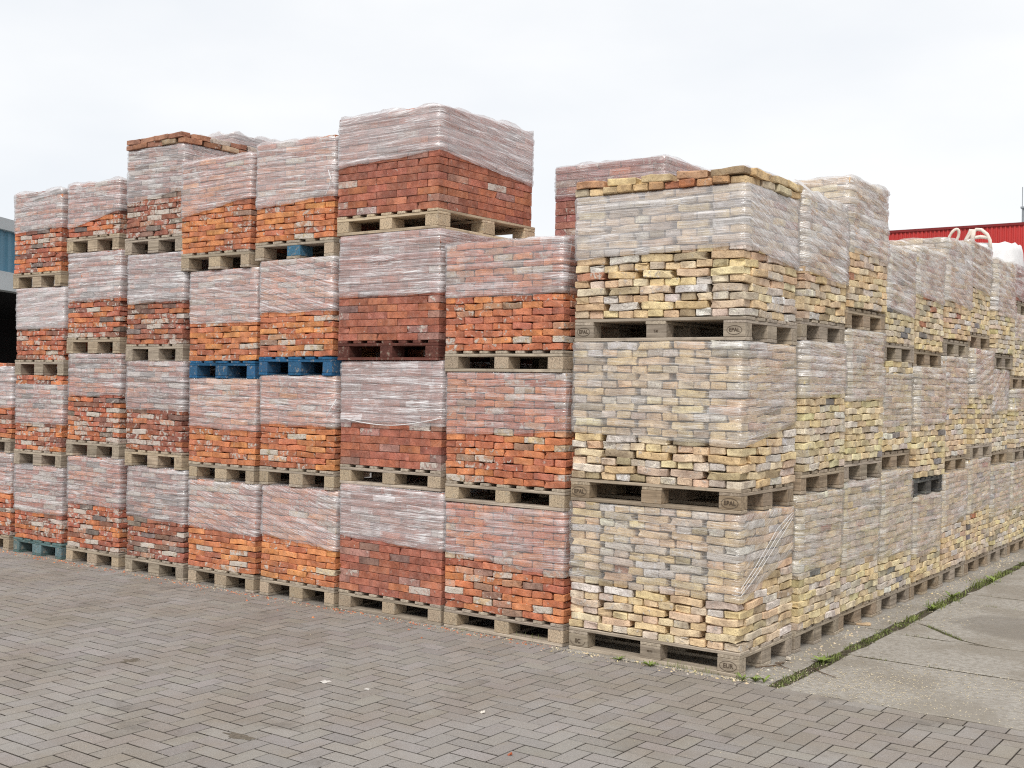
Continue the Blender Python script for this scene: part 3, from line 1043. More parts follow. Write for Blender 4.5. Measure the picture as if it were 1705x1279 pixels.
# ---- yellow right-hand row ------------------------------------------
YR = dict(
    I=dict(v=(.835, 1.635), z=[0, 1.03, 2.035], top=3.01, film=[(.50, .10), (1.655, .04), (2.49, .22)], a=(.52, .66, .62), d=(.62, .10, .12), ord='first',
           look=['moss-stained pale brick stack in dusty film', 'pale yellow brick stack in bright film', 'yellow brick stack in steeply folded film']),
    J=dict(v=(1.655, 2.46), z=[0, 1.065, 2.155], top=3.22, film=[(.45, .02), (1.63, 0), (2.71, .16)], a=(.52, .6, .6), d=(.78, .65, .2), ord='second',
           look=['greenish-grey filmed pale brick stack', 'pale brick stack with rounded dusty top', 'protruding yellow brick stack with twisted strand']),
    K=dict(v=(2.48, 3.27), z=[0, 1.094, 1.948], top=2.84, film=[(.414, -.1), (1.428, 0), (2.357, .08)], a=(.5, .5, .7), d=(.75, .78, .1), ord='third',
           look=['dirty filmed pale brick stack', 'pale brick stack with bare top courses', 'narrow yellow brick stack in white film']),
    L=dict(v=(3.30, 4.10), z=[0, .854, 1.924], top=2.92, film=[(.343, .02), (1.423, .1), (2.52, .42)], a=(.6, .5, .8), d=(.62, .55, .05), ord='fourth',
           look=['short grey-filmed pale brick stack', 'tall yellow brick stack in dusty film', 'yellow brick stack under white pleated film']),
    M=dict(v=(4.13, 4.94), z=[0, .995, 2.04], top=3.07, film=[(.536, -.1), (1.57, .1), (2.52, .32)], a=(.62, .62, .6), d=(.6, .5, .1), ord='fifth',
           look=['ochre brick stack under grey film', 'ochre brick stack in greyish film', 'yellow brick stack with flat wrapped top']),
    N=dict(v=(4.97, 5.78), z=[0, 1.086, 2.14], top=3.14, film=[(.576, -.15), (1.675, -.25), (2.72, .15)], a=(.6, .6, .6), d=(.6, .45, .1), ord='sixth',
           look=['white-flecked pale brick stack', 'pale stack with some red bricks', 'brick stack wrapped only at the top']),
    O=dict(v=(5.81, 6.60), z=[0, .984, 1.967], top=3.05, film=[(.465, 0), (1.513, -.55), (2.528, .3)], a=(.6, .55, .62), d=(.65, .3, .08), ord='seventh',
           look=['pale brick stack in thick grey film', 'pale brick stack with bright slanting folds', 'pale brick stack in lilac-tinged film']),
    P=dict(v=(6.63, 7.45), z=[0, .992, 1.762, 2.57], top=3.10, film=[(.495, 0), (1.525, 0), (2.30, 0), (2.75, .0)], a=(.55, .5, .6, .6), d=(.6, .6, .1, .05), ord='eighth',
           look=['yellowish brick stack', 'dusty filmed brick stack', 'low stack of mixed pale bricks', 'pinkish wrapped brick stack']),
)
keys = list(YR)
for ki, key in enumerate(keys):
    q = YR[key]
    zs = q['z']; n = len(zs)
    where = f"the {q['ord']} column behind the corner"
    prev_top = YR[keys[ki - 1]]['top'] if ki else 3.03
    for i, z in enumerate(zs):
        v0, v1 = q['v']
        du = 0.0
        if key == 'J' and i == 2: v1, du = 2.47, .02
        if key in 'LM' and i == 2: du = .01
        wood = ['grey', 'brown', 'grey', 'brown'][(i + ki) % 4]
        if key == 'L' and i == 1: wood = 'black'
        lev = ORD[n][i]
        sp = {'grey': 'grey weathered pallet', 'brown': 'brown weathered pallet', 'black': 'blackish pallet'}[wood]
        dv = rnd.uniform(-.012, .012) if i else 0
        X = -.6 + du + (rnd.uniform(-.03, .03) if i else (.0 if ki else .01))
        pallet(X, v0 + dv, z, 1.2, v1 - v0, 'x', False, wood, f"{sp} under the {lev} stack of {where}")
        top = zs[i + 1] - .004 if i + 1 < n else q['top']
        f0, slope = q['film'][i]
        f1 = top - .002
        if key == 'K' and i == 1: f1 = top - .095
        if key == 'B': pass
        film = dict(z0=f0, z1=f1, slope=slope, a=q['a'][i] * (.66, .72, .92, .95)[i], dirt=max(.3, q['d'][i]), blot=.5, amp=(1.3, 1.4, 1.9, 2.2)[i], puff=.02 if i == n - 1 else 0, side=(-.05 if i == n - 1 else .03))
        pal = 'palered' if key in 'LN' else ('yellow' if key in 'M' or (key, i) in (('I', 2), ('J', 2)) else 'pale')
        # the last, pinkish stack holds red bricks
        if key == 'P' and i == 3: pal = 'pinkred'
        front = prev_top - .2 if i == n - 1 and top > prev_top - .1 else None
        stack(X + .012, v0 + dv + .014, z + PT + .001, 1.2, v1 - v0 - .028, top, pal, B_PAL, f"{q['look'][i]}, {lev} of {where}", film,
              dict(front=front, right=(-1, -1)), 0, (rnd.uniform(-.01, .01), rnd.uniform(-.014, .006) if i else 0), rnd.uniform(-.02, .02) if i else 0)

# ---- second row, seen over the tops ---------------------------------
def back_stack(u0, u1, v0, v1, top, pal, b, label, f0, a=.5, dirt=0, fr=2.6, right=2.6, puff=0.02, slope=0.0):
    # one tall block; only the courses that show over the front row are built brick by brick
    stack(-(u0 + u1) / 2, v0, 0.0, u1 - u0, v1 - v0, top, pal, b, label, dict(z0=f0, z1=top - .002, a=a, dirt=dirt, puff=puff, slope=slope, blot=.2), dict(front=fr, right=(99, right)))


back_stack(1.25, 2.235, 1.30, 2.45, 3.44, 'pinkred', B_SMO, 'thinly wrapped dull red brick stack behind the yellow corner stack', 3.19, .30)
back_stack(1.20, 2.0, 2.62, 3.7, 3.57, 'pinkred', B_SMO, 'wrapped stack top just showing behind the dull red brick stack', 3.1, .55)
back_stack(6.08, 6.88, 1.30, 2.45, 4.15, 'brownmix', B_OLD, 'grey-wrapped stack top showing behind the loose-brick-topped column', 3.3, .8, 0, 3.5, 3.5, .05)

# ------------------------------------------------------------------ film pulled loose between columns
def flap(name_parent, pts_a, pts_b, a, label):
    """a fan of stretched film between two edges, each a list of points"""
    n = len(pts_a)
    vs, fs, uv = [], [], []
    m_ = 10
    for i in range(n):
        A, B = Vector(pts_a[i]), Vector(pts_b[i])
        for k in range(m_ + 1):
            t = k / m_
            p = A.lerp(B, t)
            sag = .012 * sin(pi * t) * noise.noise((i * .9, 0, 3.3))
            vs.append((p.x, p.y - abs(sag), p.z + sag))
            uv.append((t * .5, i / n * .35))
    for i in range(n - 1):
        for k in range(m_):
            q_ = i * (m_ + 1) + k
            fs.append((q_, q_ + 1, q_ + m_ + 2, q_ + m_ + 1))
    me = mesh('film_flap', vs, fs, M_FILM, True)
    ul = me.uv_layers.new(name='wrap')
    ul.data.foreach_set('uv', [c for f in fs for i in f for c in uv[i]])
    o = link('film_flap', me, None, (0, 0, 0), (0, 0, 0), (a, 0, 0, 1))
    tag(o, label, 'film')
    return o


def lin(a, b, n):
    return [Vector(a).lerp(Vector(b), i / (n - 1)) for i in range(n)]


flap(None, lin((-1.262, .03, 2.62), (-1.262, .03, 2.30), 16), lin((-1.205, -.03, 2.66), (-1.245, -.02, 2.34), 16), .35, 'stretched film fan bridging the top red stack and the yellow corner')
flap(None, lin((-1.262, .02, 1.56), (-1.25, .0, 1.38), 10), lin((-1.205, -.02, 1.70), (-1.235, -.02, 1.42), 10), .32, 'loose film strands beside the middle red stack next to the yellow corner')
flap(None, lin((-1.262, .02, .62), (-1.25, .0, .44), 10), lin((-1.205, -.02, .76), (-1.235, -.02, .50), 10), .32, 'loose film strands low between the red column and the yellow corner')
# twisted strand down the corner of the second column's top stack
bt = MB()
p0, p1, p2 = Vector((-.36, 1.63, 3.23)), Vector((-.17, 1.615, 3.07)), Vector((.015, 1.60, 2.72))
pts = [p0.lerp(p1, t / 6) for t in range(7)] + [p1.lerp(p2, t / 8) for t in range(1, 9)]
wid = [.028, .024, .02, .017, .013, .01, .008, .008, .009, .008, .01, .009, .008, .007, .006]
vs, fs = [], []
for i, p in enumerate(pts):
    a = i * .35
    d = Vector((cos(a) * .8, -.25, -.3 + sin(a) * .5)) * wid[i]
    vs += [tuple(p + d), tuple(p - d + Vector((0, -.004, 0)))]
for i in range(len(pts) - 1):
    fs.append((2 * i, 2 * i + 1, 2 * i + 3, 2 * i + 2))
me = mesh('film_strand', vs, fs, M_BAG, True)
tag(link('film_strand', me), 'twisted white film strand hanging across the protruding second-column top stack', 'film')
# tails and strands at the corners of other stacks
def tail(pts, r, label):
    b = MB()
    out = []
    for i in range(len(pts) - 1):
        for k in range(4):
            out.append(tuple(Vector(pts[i]).lerp(Vector(pts[i + 1]), k / 4) + Vector((0, -.003, 0)) * sin(k + i)))
    out.append(pts[-1])
    b.tube(out, r, 5)
    tag(link('film_strand', b.mesh('film_strand', M_BAG, True)), label, 'film')


tail([(-3.42, -.035, 3.32), (-3.37, -.055, 3.24), (-3.40, -.05, 3.18), (-3.44, -.045, 3.13)], .0035, 'short loose film tail at the corner of the topmost right blue-pallet stack')
tail([(-3.40, -.03, 1.44), (-3.34, -.05, 1.50), (-3.30, -.03, 1.58)], .0035, 'film strand reaching from the right blue-pallet column to the smooth-brick column')
for q, lab in enumerate(('lowest of the thin film strands pulled up round the bottom yellow stack', 'second of the thin film strands pulled up round the bottom yellow stack', 'highest of the thin film strands pulled up round the bottom yellow stack')):
    tail([(-.04 + .01 * q, -.02, .49 + .02 * q), (.016, -.016, .485 + .022 * q), (.022, .22, .60 + .035 * q), (.02, .5, .755 + .045 * q), (.018, .74, .885 + .02 * q)], .0016, lab)
# a strand sagging over the smooth-brick stack
bt = MB()
bt.tube([(-2.29 - .94 * t, -.018, 1.465 - .05 * sin(pi * t) - .03 * t - .0) for t in [i / 14 for i in range(15)]], .0035, 5)
tag(link('film_strand', bt.mesh('film_strand', M_BAG, True)), 'thin white film strand sagging across the second smooth-brick stack', 'film')

# ------------------------------------------------------------------ pavement of herringbone pavers
def seen(p, mx=1.06, my=1.06):
    d = Vector(p) - CAM
    z = d.dot(Fw)
    if z < .3: return None
    x = d.dot(R2) / z * 1940.818 / 852.5
    y = d.dot(U2) / z * 1940.818 / 639.5
    return (abs(x) < mx and abs(y) < my), z


ED = -.165
mdl = .105
pav = []
for k in range(-90, 60):
    for m_ in range(-45, 45):
        # herringbone: columns of the staircase repeat every four modules along X
        for typ in (0, 1):
            if typ == 0:
                u0, u1, v0, v1 = .345 + mdl * k + .42 * m_, .555 + mdl * k + .42 * m_, -1.215 + mdl * k, -1.11 + mdl * k
            else:
                u0, u1, v0, v1 = .24 + mdl * k + .42 * m_, .345 + mdl * k + .42 * m_, -1.215 + mdl * k, -1.005 + mdl * k
            if u0 > 11 or u1 < -4.2 or v0 < -5.2 or v1 > 1.4: continue
            if (v0 + v1) / 2 > .25 and u0 < 8.4: continue
            if u0 < 1.2 and u1 > 1.205 and v0 > ED - .02:
                u0 = 1.2
                if u1 - u0 < .03: continue
            elif u0 < 1.2:
                if v0 > ED - .02: continue
                if u1 > 1.205 and v1 > ED + .02: pav.append((-u1, -1.2, ED, v1))
                v1 = min(v1, ED)
                if v1 - v0 < .03: continue
            pav.append((-u1, -u0, v0, v1))
u = 1.2
while u > -4.2:
    pav.append((-u, -(u - .21), ED, ED + mdl))
    u -= .21
bed = MB()
bed.poly([(-11, -5.2, -.0036), (4.2, -5.2, -.0036), (4.2, -.058, -.0036), (-1.2, -.058, -.0036), (-1.2, .25, -.0036), (-8.4, .25, -.0036), (-8.4, 1.4, -.0036), (-11, 1.4, -.0036)], [tuple(range(8))])
pavement = link('pavement', bed.mesh('pavement', M_SAND))
tag(pavement, 'herringbone pavement of grey concrete pavers', kind='structure')


def paver_geo(w_, d_, top=0.0, tilt=(0, 0)):
    X, Y = w_ / 2 - .0040, d_ / 2 - .0062
    Xo, Yo = X, Y
    c = .0012
    f = lambda x, y: top + tilt[0] * x + tilt[1] * y
    vs = [(-X, -Y, f(-X, -Y) - .03), (X, -Y, f(X, -Y) - .03), (X, Y, f(X, Y) - .03), (-X, Y, f(-X, Y) - .03)]
    vs += [(x, y, f(x, y) - .0012) for x, y in ((-X, -Y), (X, -Y), (X, Y), (-X, Y))]
    X -= c; Y -= c
    vs += [(x, y, f(x, y)) for x, y in ((-X, -Y), (X, -Y), (X, Y), (-X, Y))]
    fs = [(0, 1, 5, 4), (1, 2, 6, 5), (2, 3, 7, 6), (3, 0, 4, 7), (4, 5, 9, 8), (5, 6, 10, 9), (6, 7, 11, 10), (7, 4, 8, 11), (8, 9, 10, 11)]
    return vs, fs


vis = []
for i, (x0, x1, y0, y1) in enumerate(pav):
    s_ = seen(((x0 + x1) / 2, (y0 + y1) / 2, 0), 1.0, 1.0)
    if s_ and s_[0]:
        vis.append((s_[1] / math.sqrt((x1 - x0) * (y1 - y0) / .022), i))
vis.sort()
single = set(i for _, i in vis[:298])
pst = MB()
pmesh = {}
for i, (x0, x1, y0, y1) in enumerate(pav):
    f = rnd.choice((rnd.uniform(.86, 1.08), rnd.uniform(.94, 1.04)))
    c = (.312 * f, .290 * f * rnd.uniform(.985, 1.01), .270 * f * rnd.uniform(.97, 1.03), 1)
    cx_, cy_ = (x0 + x1) / 2, (y0 + y1) / 2
    if math.hypot(cx_ - .24, cy_ + 1.39) < .055 or math.hypot(cx_ - 1.54, cy_ + .51) < .055:
        c = (.25, .285, .285, 1)
    w_, d_ = x1 - x0, y1 - y0
    if i in single:
        k = (round(w_, 3), round(d_, 3))
        if k not in pmesh:
            vs, fs = paver_geo(*k)
            pmesh[k] = mesh('paver', vs, fs, M_PAVER)
        link('paver', pmesh[k], pavement, (cx_, cy_, rnd.uniform(-.0015, .0008)), (rnd.uniform(-.008, .008), rnd.uniform(-.008, .008), rnd.uniform(-.006, .006)), c)
    else:
        vs, fs = paver_geo(w_, d_, rnd.uniform(-.0015, .0008), (rnd.uniform(-.008, .008), rnd.uniform(-.008, .008)))
        pst.poly([(cx_ + a, cy_ + b, z_) for a, b, z_ in vs], fs, c)
o = link('paver_field', pst.mesh('paver_field', M_PAVERS, False, True), pavement)
o['kind'] = 'stuff'

# ------------------------------------------------------------------ concrete plates of the yard
yb = MB()
yb.poly([(-1.2, -.056, -.008), (12, -.056, -.008), (12, 24, -.008), (-1.2, 24, -.008)], [(0, 1, 2, 3)])
yard = link('concrete_yard', yb.mesh('concrete_yard', M_SOIL))
tag(yard, 'yard of cracked concrete plates with weedy joints', kind='structure')


def slab(poly, top=0.0):
    """one plate: polygon outline in x, y with ragged chamfered edges"""
    out = []
    n = len(poly)
    cx_ = sum(p[0] for p in poly) / n; cy_ = sum(p[1] for p in poly) / n
    for i in range(n):
        a, b = Vector(poly[i]), Vector(poly[(i + 1) % n])
        L_ = (b - a).length
        m_ = max(1, int(L_ / .09))
        nrm = Vector((-(b - a).y, (b - a).x)).normalized()
        for k in range(m_):
            p = a.lerp(b, k / m_)
            q_ = (noise.noise((p.x * 6, p.y * 6, 1.7)) * .016 + noise.noise((p.x * 25, p.y * 25, 4.1)) * .010) if k else 0
            out.append((p.x + nrm.x * (q_ + .019), p.y + nrm.y * (q_ + .019)))
    m_ = len(out)
    zc = lambda x, y: top + .004 * noise.noise((x * .8, y * .8, 9))
    def inner(p, d):
        v_ = Vector((cx_ - p[0], cy_ - p[1])).normalized() * d
        return (p[0] + v_.x, p[1] + v_.y)
    vs = [(x, y, -.05) for x, y in out] + [(x, y, zc(x, y) - .006) for x, y in out]
    inn = [inner(p, .010) for p in out]
    vs += [(x, y, zc(x, y)) for x, y in inn]
    fs = []
    for i in range(m_):
        j = (i + 1) % m_
        fs += [(i, j, m_ + j, m_ + i), (m_ + i, m_ + j, 2 * m_ + j, 2 * m_ + i)]
    fs.append(tuple(range(2 * m_, 3 * m_)))
    link('concrete_slab', mesh('concrete_slab', vs, fs, M_CONC), yard)


def rect(x0, x1, y0, y1):
    return [(x0, y0), (x1, y0), (x1, y1), (x0, y1)]


GX0, GX1 = .222, .272
edges = [-.056, 1.97, 3.94, 5.92, 7.9, 9.9, 12, 14]
for a, b in zip(edges, edges[1:]):
    slab(rect(-1.2, GX0, a, b))
slab(rect(GX1, 2.25, -.056, 1.05))
slab(rect(GX1, 2.25, 1.05, 1.91))
slab([(GX1, 1.91), (.95, 1.91), (.75, 2.0), (.42, 2.34), (GX1, 2.42)], -.003)
slab([(.95, 1.91), (2.25, 1.91), (2.25, 3.46), (GX1, 3.46), (GX1, 2.42), (.42, 2.34), (.75, 2.0)])
slab(rect(GX1, 2.25, 3.46, 3.96), -.004)
slab(rect(GX1, 2.25, 3.96, 5.94))
for a, b in zip([5.94, 7.9, 9.9, 12], [7.9, 9.9, 12, 14]):
    slab(rect(GX1, 2.25, a, b))
for a, b in zip([-.056, 1.95, 3.95, 5.94, 7.9, 9.9], [1.95, 3.95, 5.94, 7.9, 9.9, 12]):
    slab(rect(2.265, 4.25, a, b))
    slab(rect(4.265, 6.25, a, b))

g = MB()
g.poly([(-900, -900, -.06), (900, -900, -.06), (900, 900, -.06), (-900, 900, -.06)], [(0, 1, 2, 3)])
tag(link('ground', g.mesh('ground', M_GROUND)), 'flat grey yard ground', kind='structure')

# ------------------------------------------------------------------ weeds, grit, litter
def blade(mb, x, y, z, h, a, lean, wd):
    dx, dy = cos(a), sin(a)
    px, py = -dy * wd, dx * wd
    p1 = (x + dx * lean * h * .35, y + dy * lean * h * .35, z + h * .6)
    p2 = (x + dx * lean * h, y + dy * lean * h, z + h * (1 - .3 * lean))
    mb.poly([(x - px, y - py, z), (x + px, y + py, z), (p1[0] + px * .7, p1[1] + py * .7, p1[2]), (p1[0] - px * .7, p1[1] - py * .7, p1[2]), p2],
            [(0, 1, 2, 3), (3, 2, 4)])


gr = MB()
for i in range(3800):
    y = rnd.uniform(-.05, 9.5)
    d_ = noise.noise((0, y * 1.6, 5)) + .6 * noise.noise((0, y * 5, 8)) + (.28 if 2.2 < y < 5.6 else .12)
    if d_ < .02 and rnd.random() < .88: continue
    d_ = max(0, min(1, d_ + .3))
    x = rnd.gauss((GX0 + GX1) / 2 + .012 * noise.noise((0, y * 2.2, 31)), .012 + .030 * d_)
    tall = .010 + .034 * d_ * max(0, noise.noise((0, y * 3.1, 11)) + .6) + (.03 * rnd.random() if 2.4 < y < 5.2 else 0)
    blade(gr, x, y, -.008, tall * rnd.uniform(.5, 1.4), rnd.uniform(0, 2 * pi), rnd.uniform(.3, 1.1), rnd.uniform(.0015, .0042))
for (y, xa, xb) in ((1.05, .3, 2.2), (1.91, .3, 2.2), (3.46, .35, 2.2), (3.96, .35, 2.2)):
    for i in range(170):
        x = rnd.uniform(xa, xb)
        if noise.noise((x * 3, y, 2)) < .05: continue
        blade(gr, x, y + rnd.gauss(0, .01), -.012, rnd.uniform(.008, .03), rnd.uniform(0, 6.28), rnd.uniform(.2, .9), rnd.uniform(.001, .002))
for i in range(150):
    t = rnd.random()
    x, y = (.42 + .33 * t, 2.34 - .34 * t)
    blade(gr, x + rnd.gauss(0, .012), y + rnd.gauss(0, .012), -.012, rnd.uniform(.01, .035), rnd.uniform(0, 6.28), rnd.uniform(.2, .9), .0015)
# thin tufts before the pallets
for (cx_, cy_, n_, h_, sp_) in ((-.40, -.02, 60, .05, .10), (-.22, -.01, 50, .045, .08), (-1.47, .03, 40, .06, .06), (-1.62, .03, 25, .05, .05), (-3.2, -.05, 22, .03, .08), (-2.75, -.08, 20, .02, .05), (.02, -.04, 30, .04, .04), (-2.05, -.01, 14, .03, .05), (-4.6, -.03, 14, .025, .1), (-5.6, -.03, 10, .02, .08)):
    for i in range(n_):
        blade(gr, cx_ + rnd.gauss(0, sp_ * .6), cy_ + rnd.gauss(0, .018), -.006, h_ * rnd.uniform(.3, 1.3), rnd.uniform(0, 6.28), rnd.uniform(.2, 1), .0014)
o = link('grass', gr.mesh('grass', M_GRASS))
tag(o, 'low grass and weeds growing along the slab joints', 'grass', kind='stuff')


def weed(x, y, n_, L_, up, wd, label, z=-.004):
    mb = MB()
    for i in range(n_):
        a = 2 * pi * i / n_ + rnd.uniform(-.3, .3)
        l_ = L_ * rnd.uniform(.7, 1.15)
        u_ = up * rnd.uniform(.6, 1.3)
        pts, fs = [], []
        for k, (t, w0) in enumerate(((0, .15), (.3, .7), (.6, 1), (.85, .7), (1, .02))):
            r_ = l_ * t * cos(u_ * (1 - .4 * t)); zz = l_ * t * sin(u_) * (1 - .35 * t) + .003
            px, py = -sin(a) * wd * w0, cos(a) * wd * w0
            bx, by = cos(a) * r_, sin(a) * r_
            pts += [(bx - px, by - py, zz + .003), (bx, by, zz), (bx + px, by + py, zz + .003)]
            if k: fs += [(3 * k - 3, 3 * k - 2, 3 * k + 1, 3 * k), (3 * k - 2, 3 * k - 1, 3 * k + 2, 3 * k + 1)]
        mb.poly(pts, fs)
    o = link('weed_plant', mb.mesh('weed_plant', M_LEAF, True), None, (x, y, z))
    tag(o, label, 'weed', 'weeds rooted in the paving')


weed(-.545, -.085, 16, .055, .75, .0055, 'bright green tuft under the middle block of the corner pallet')
weed(-.78, -.06, 12, .05, .55, .004, 'darker spiky tuft left of the bright one before the corner pallet')
weed(.045, -.04, 7, .06, .9, .006, 'pale narrow-leaved weed just right of the EUR-marked block')
weed(.115, -.012, 26, .045, 1.0, .004, 'dense round green tuft between the corner pallet and grass strip')
weed(.165, -.01, 4, .075, 1.1, .009, 'four-leaved upright weed beside the dense round tuft')
weed(.235, .72, 12, .075, .6, .013, 'broad-leaved rosette in the grass strip near the corner')
weed(.25, 3.6, 9, .10, .9, .011, 'taller broad-leaved weed midway along the grass strip')
weed(.30, 4.75, 9, .10, .9, .011, 'broad-leaved weed at the far end of the grass strip')
weed(.26, 3.0, 9, .07, .8, .010, 'small leafy weed where the middle slab joint meets the grass')

gt = MB()


def pebble(x, y, r_, z=0.0):
    P = [(-1, -.6, 0), (1, -.7, 0), (.8, .9, 0), (-.9, .7, 0), (0, 0, 1.1)]
    a = rnd.uniform(0, 6.28); ca, sa = cos(a), sin(a)
    pts = [((px * ca - py * sa) * r_ * rnd.uniform(.7, 1.2) + x, (px * sa + py * ca) * r_ * rnd.uniform(.7, 1.2) + y, z + pz * r_ * rnd.uniform(.5, 1)) for px, py, pz in P]
    gt.poly(pts, [(0, 1, 4), (1, 2, 4), (2, 3, 4), (3, 0, 4)])


for (cx_, cy_, sx, sy, n_) in ((.75, .55, .25, .3, 900), (.62, .25, .25, .18, 700), (1.25, .75, .3, .18, 500), (.42, 2.75, .12, .5, 300), (1.0, .1, .5, .15, 500), (.1, .5, .12, .5, 90), (.12, 2.5, .1, 1.2, 90)):
    for i in range(n_):
        x, y = rnd.gauss(cx_, sx), rnd.gauss(cy_, sy)
        if y < -.1 or x < .02: continue
        pebble(x, y, rnd.choice((.0016, .0022, .003, .0045)) * rnd.uniform(.7, 1.3), .001)
for i in range(1500):
    x, y = rnd.uniform(-8, .05), -.01 - abs(rnd.gauss(0, .05))
    pebble(x, y, rnd.choice((.0015, .0022, .003, .005)) * rnd.uniform(.7, 1.3), 0)
for i in range(700):
    x, y = .02 + abs(rnd.gauss(0, .09)), rnd.uniform(0, 8)
    pebble(x, y, rnd.choice((.002, .003, .004, .007)) * rnd.uniform(.7, 1.3), .001)
for i in range(420):
    x, y = rnd.uniform(-5, 3), rnd.uniform(-3.2, -.1)
    pebble(x, y, rnd.uniform(.0015, .0032), 0)
o = link('gravel', gt.mesh('gravel', M_GRIT))
tag(o, 'pale grit scattered over slabs and pavers', 'gravel', kind='stuff')
rb_ = MB()
for i in range(1500):
    if i < 1000:
        x, y = rnd.uniform(-8.3, -1.3), -.015 - abs(rnd.gauss(0, .055)) * (3 if rnd.random() < .12 else 1)
        c = pick(rnd.choice(('mixed', 'orange', 'g')))
    else:
        x, y = rnd.choice(((rnd.uniform(-1.3, .1), -.02 - abs(rnd.gauss(0, .05))), (.02 + abs(rnd.gauss(0, .07)), rnd.uniform(0, 7))))
        c = pick('pale')
    r_ = rnd.choice((.002, .003, .004, .006, .010)) * rnd.uniform(.7, 1.2)
    P = [(-1, -.6, 0), (1, -.7, 0), (.8, .9, 0), (-.9, .7, 0), (0, 0, 1.1)]
    a = rnd.uniform(0, 6.28); ca, sa = cos(a), sin(a)
    rb_.poly([((px * ca - py * sa) * r_ * rnd.uniform(.7, 1.2) + x, (px * sa + py * ca) * r_ * rnd.uniform(.7, 1.2) + y, pz * r_ * rnd.uniform(.5, 1)) for px, py, pz in P], [(0, 1, 4), (1, 2, 4), (2, 3, 4), (3, 0, 4)], c)
o = link('rubble', rb_.mesh('rubble', M_BRICKS, False, True))
tag(o, 'brick crumbs and dust fallen along the foot of the pallets', 'rubble', kind='stuff')


def chip(x, y, sx, sy, sz, col, label, rz=0.3):
    me = brick_mesh(sx, sy, sz, 'rough', rnd.randrange(7))
    o = link('brick_chip', me, None, (x, y, sz / 2 + .001), (0.03, .02, rz), (*col, .3))
    tag(o, label, 'brick chip', 'brick chips lying on the yard')


chip(.05, 2.03, .10, .05, .016, (.62, .47, .30), 'flat yellow brick flake by the slab joint below the row')
chip(.055, .62, .035, .028, .02, (.60, .55, .47), 'small pale brick crumb before the first row pallet')
chip(.05, .50, .06, .02, .012, (.22, .18, .14), 'thin dark splinter of brick beside the pale crumb')
chip(-.205, -2.02, .022, .016, .010, (.45, .12, .05), 'tiny orange brick crumb on the front pavers')
chip(-.72, -1.55, .022, .02, .012, (.70, .66, .60), 'tiny white crumb on the middle pavers')
chip(.02, .30, .022, .018, .010, (.7, .66, .6), 'white crumb behind the corner block')

tw = MB()
tw.tube([(.27, .50, .008), (.33, .44, .007), (.38, .41, .006), (.455, .375, .005)], [.004, .0035, .003, .002], 6)
tag(link('twig', tw.mesh('twig', M_TWIG, True)), 'thin curved twig on the first big slab', 'twig')
tw = MB()
tw.tube([(-.02, .28, .008), (.03, .34, .010), (.075, .43, .012), (.085, .47, .02)], [.003, .004, .004, .0025], 6)
tw.tube([(.075, .43, .012), (.12, .40, .008), (.15, .40, .006)], [.003, .003, .002], 6)
tag(link('twig', tw.mesh('twig', M_TWIG, True)), 'forked twig on the slab beside the corner pallet', 'twig')


def patch(x, y, rx, ry, mat, label, cat, seed, z=.0028):
    vs = [(0, 0, z + .001)]
    n = 26
    for i in range(n):
        t = 2 * pi * i / n
        f = 1 + noise.noise((cos(t) * 1.6, sin(t) * 1.6, seed)) * 1.1
        vs.append((cos(t) * rx * f, sin(t) * ry * f, z - .0035 + rnd.uniform(0, .001)))
    fs = [(0, 1 + i, 1 + (i + 1) % n) for i in range(n)]
    o = link(cat.replace(' ', '_'), mesh(cat.replace(' ', '_'), vs, fs, mat, True), None, (x, y, 0))
    tag(o, label, cat)


patch(-1.80, -1.60, .035, .025, M_LIME, 'larger white mortar smear on the pavers', 'mortar smear', 3)
patch(-1.51, -1.575, .022, .013, M_LIME, 'smaller white mortar smear right of the larger one', 'mortar smear', 8)
patch(-1.39, -2.60, .085, .03, M_SANDP, 'dark sand patch on the front pavers', 'sand patch', 12, .0034)
patch(-3.05, -2.0, .05, .04, M_SANDP, 'small dark dirt smear on the left pavers', 'dirt smear', 15)

# ------------------------------------------------------------------ bulk bags behind the row
def bulk_bag(x, y, z, s_, h_, label, loops):
    e = empty('bulk_bag', (x, y, z))
    tag(e, label, 'bulk bag', 'white bulk bags behind the brick row')
    n = 28; rings = []
    vs, fs = [], []
    prof = [(0, .96), (.08, 1.0), (.35, 1.04), (.65, 1.03), (.9, .98), (1.0, .90)]
    for t, f in prof:
        for i in range(n):
            a = 2 * pi * i / n
            ex = 4.5
            r_ = (abs(cos(a)) ** ex + abs(sin(a)) ** ex) ** (-1 / ex) * s_ / 2 * f
            r_ += .02 * noise.noise((cos(a) * 3, sin(a) * 3, t * 5))
            vs.append((r_ * cos(a), r_ * sin(a), h_ * t + (.05 * noise.noise((cos(a) * 2.5, sin(a) * 2.5, 4)) if t == 1 else 0)))
    for k in range(len(prof) - 1):
        for i in range(n):
            j = (i + 1) % n
            fs.append((k * n + i, k * n + j, (k + 1) * n + j, (k + 1) * n + i))
    fs.append(tuple((len(prof) - 1) * n + i for i in range(n)))
    fs.append(tuple(range(n))[::-1])
    link('bag_body', mesh('bag_body', vs, fs, M_BAG, True), e)
    for path, rr in loops:
        b = MB()
        b.tube([(a, c, h_ + d) for a, c, d in path], rr, 6)
        for q in range(len(b.v)):
            pass
        link('lifting_loop', b.mesh('lifting_loop', M_LOOP, True), e)
    return e


def ring(cx_, cy_, cz_, rx, rz, tilt, a0, a1, n=16):
    out = []
    for i in range(n + 1):
        a = a0 + (a1 - a0) * i / n
        x, z = rx * cos(a), rz * sin(a)
        out.append((cx_ + x * cos(tilt) - z * sin(tilt), cy_ + .03 * cos(a), cz_ + x * sin(tilt) + z * cos(tilt)))
    return out


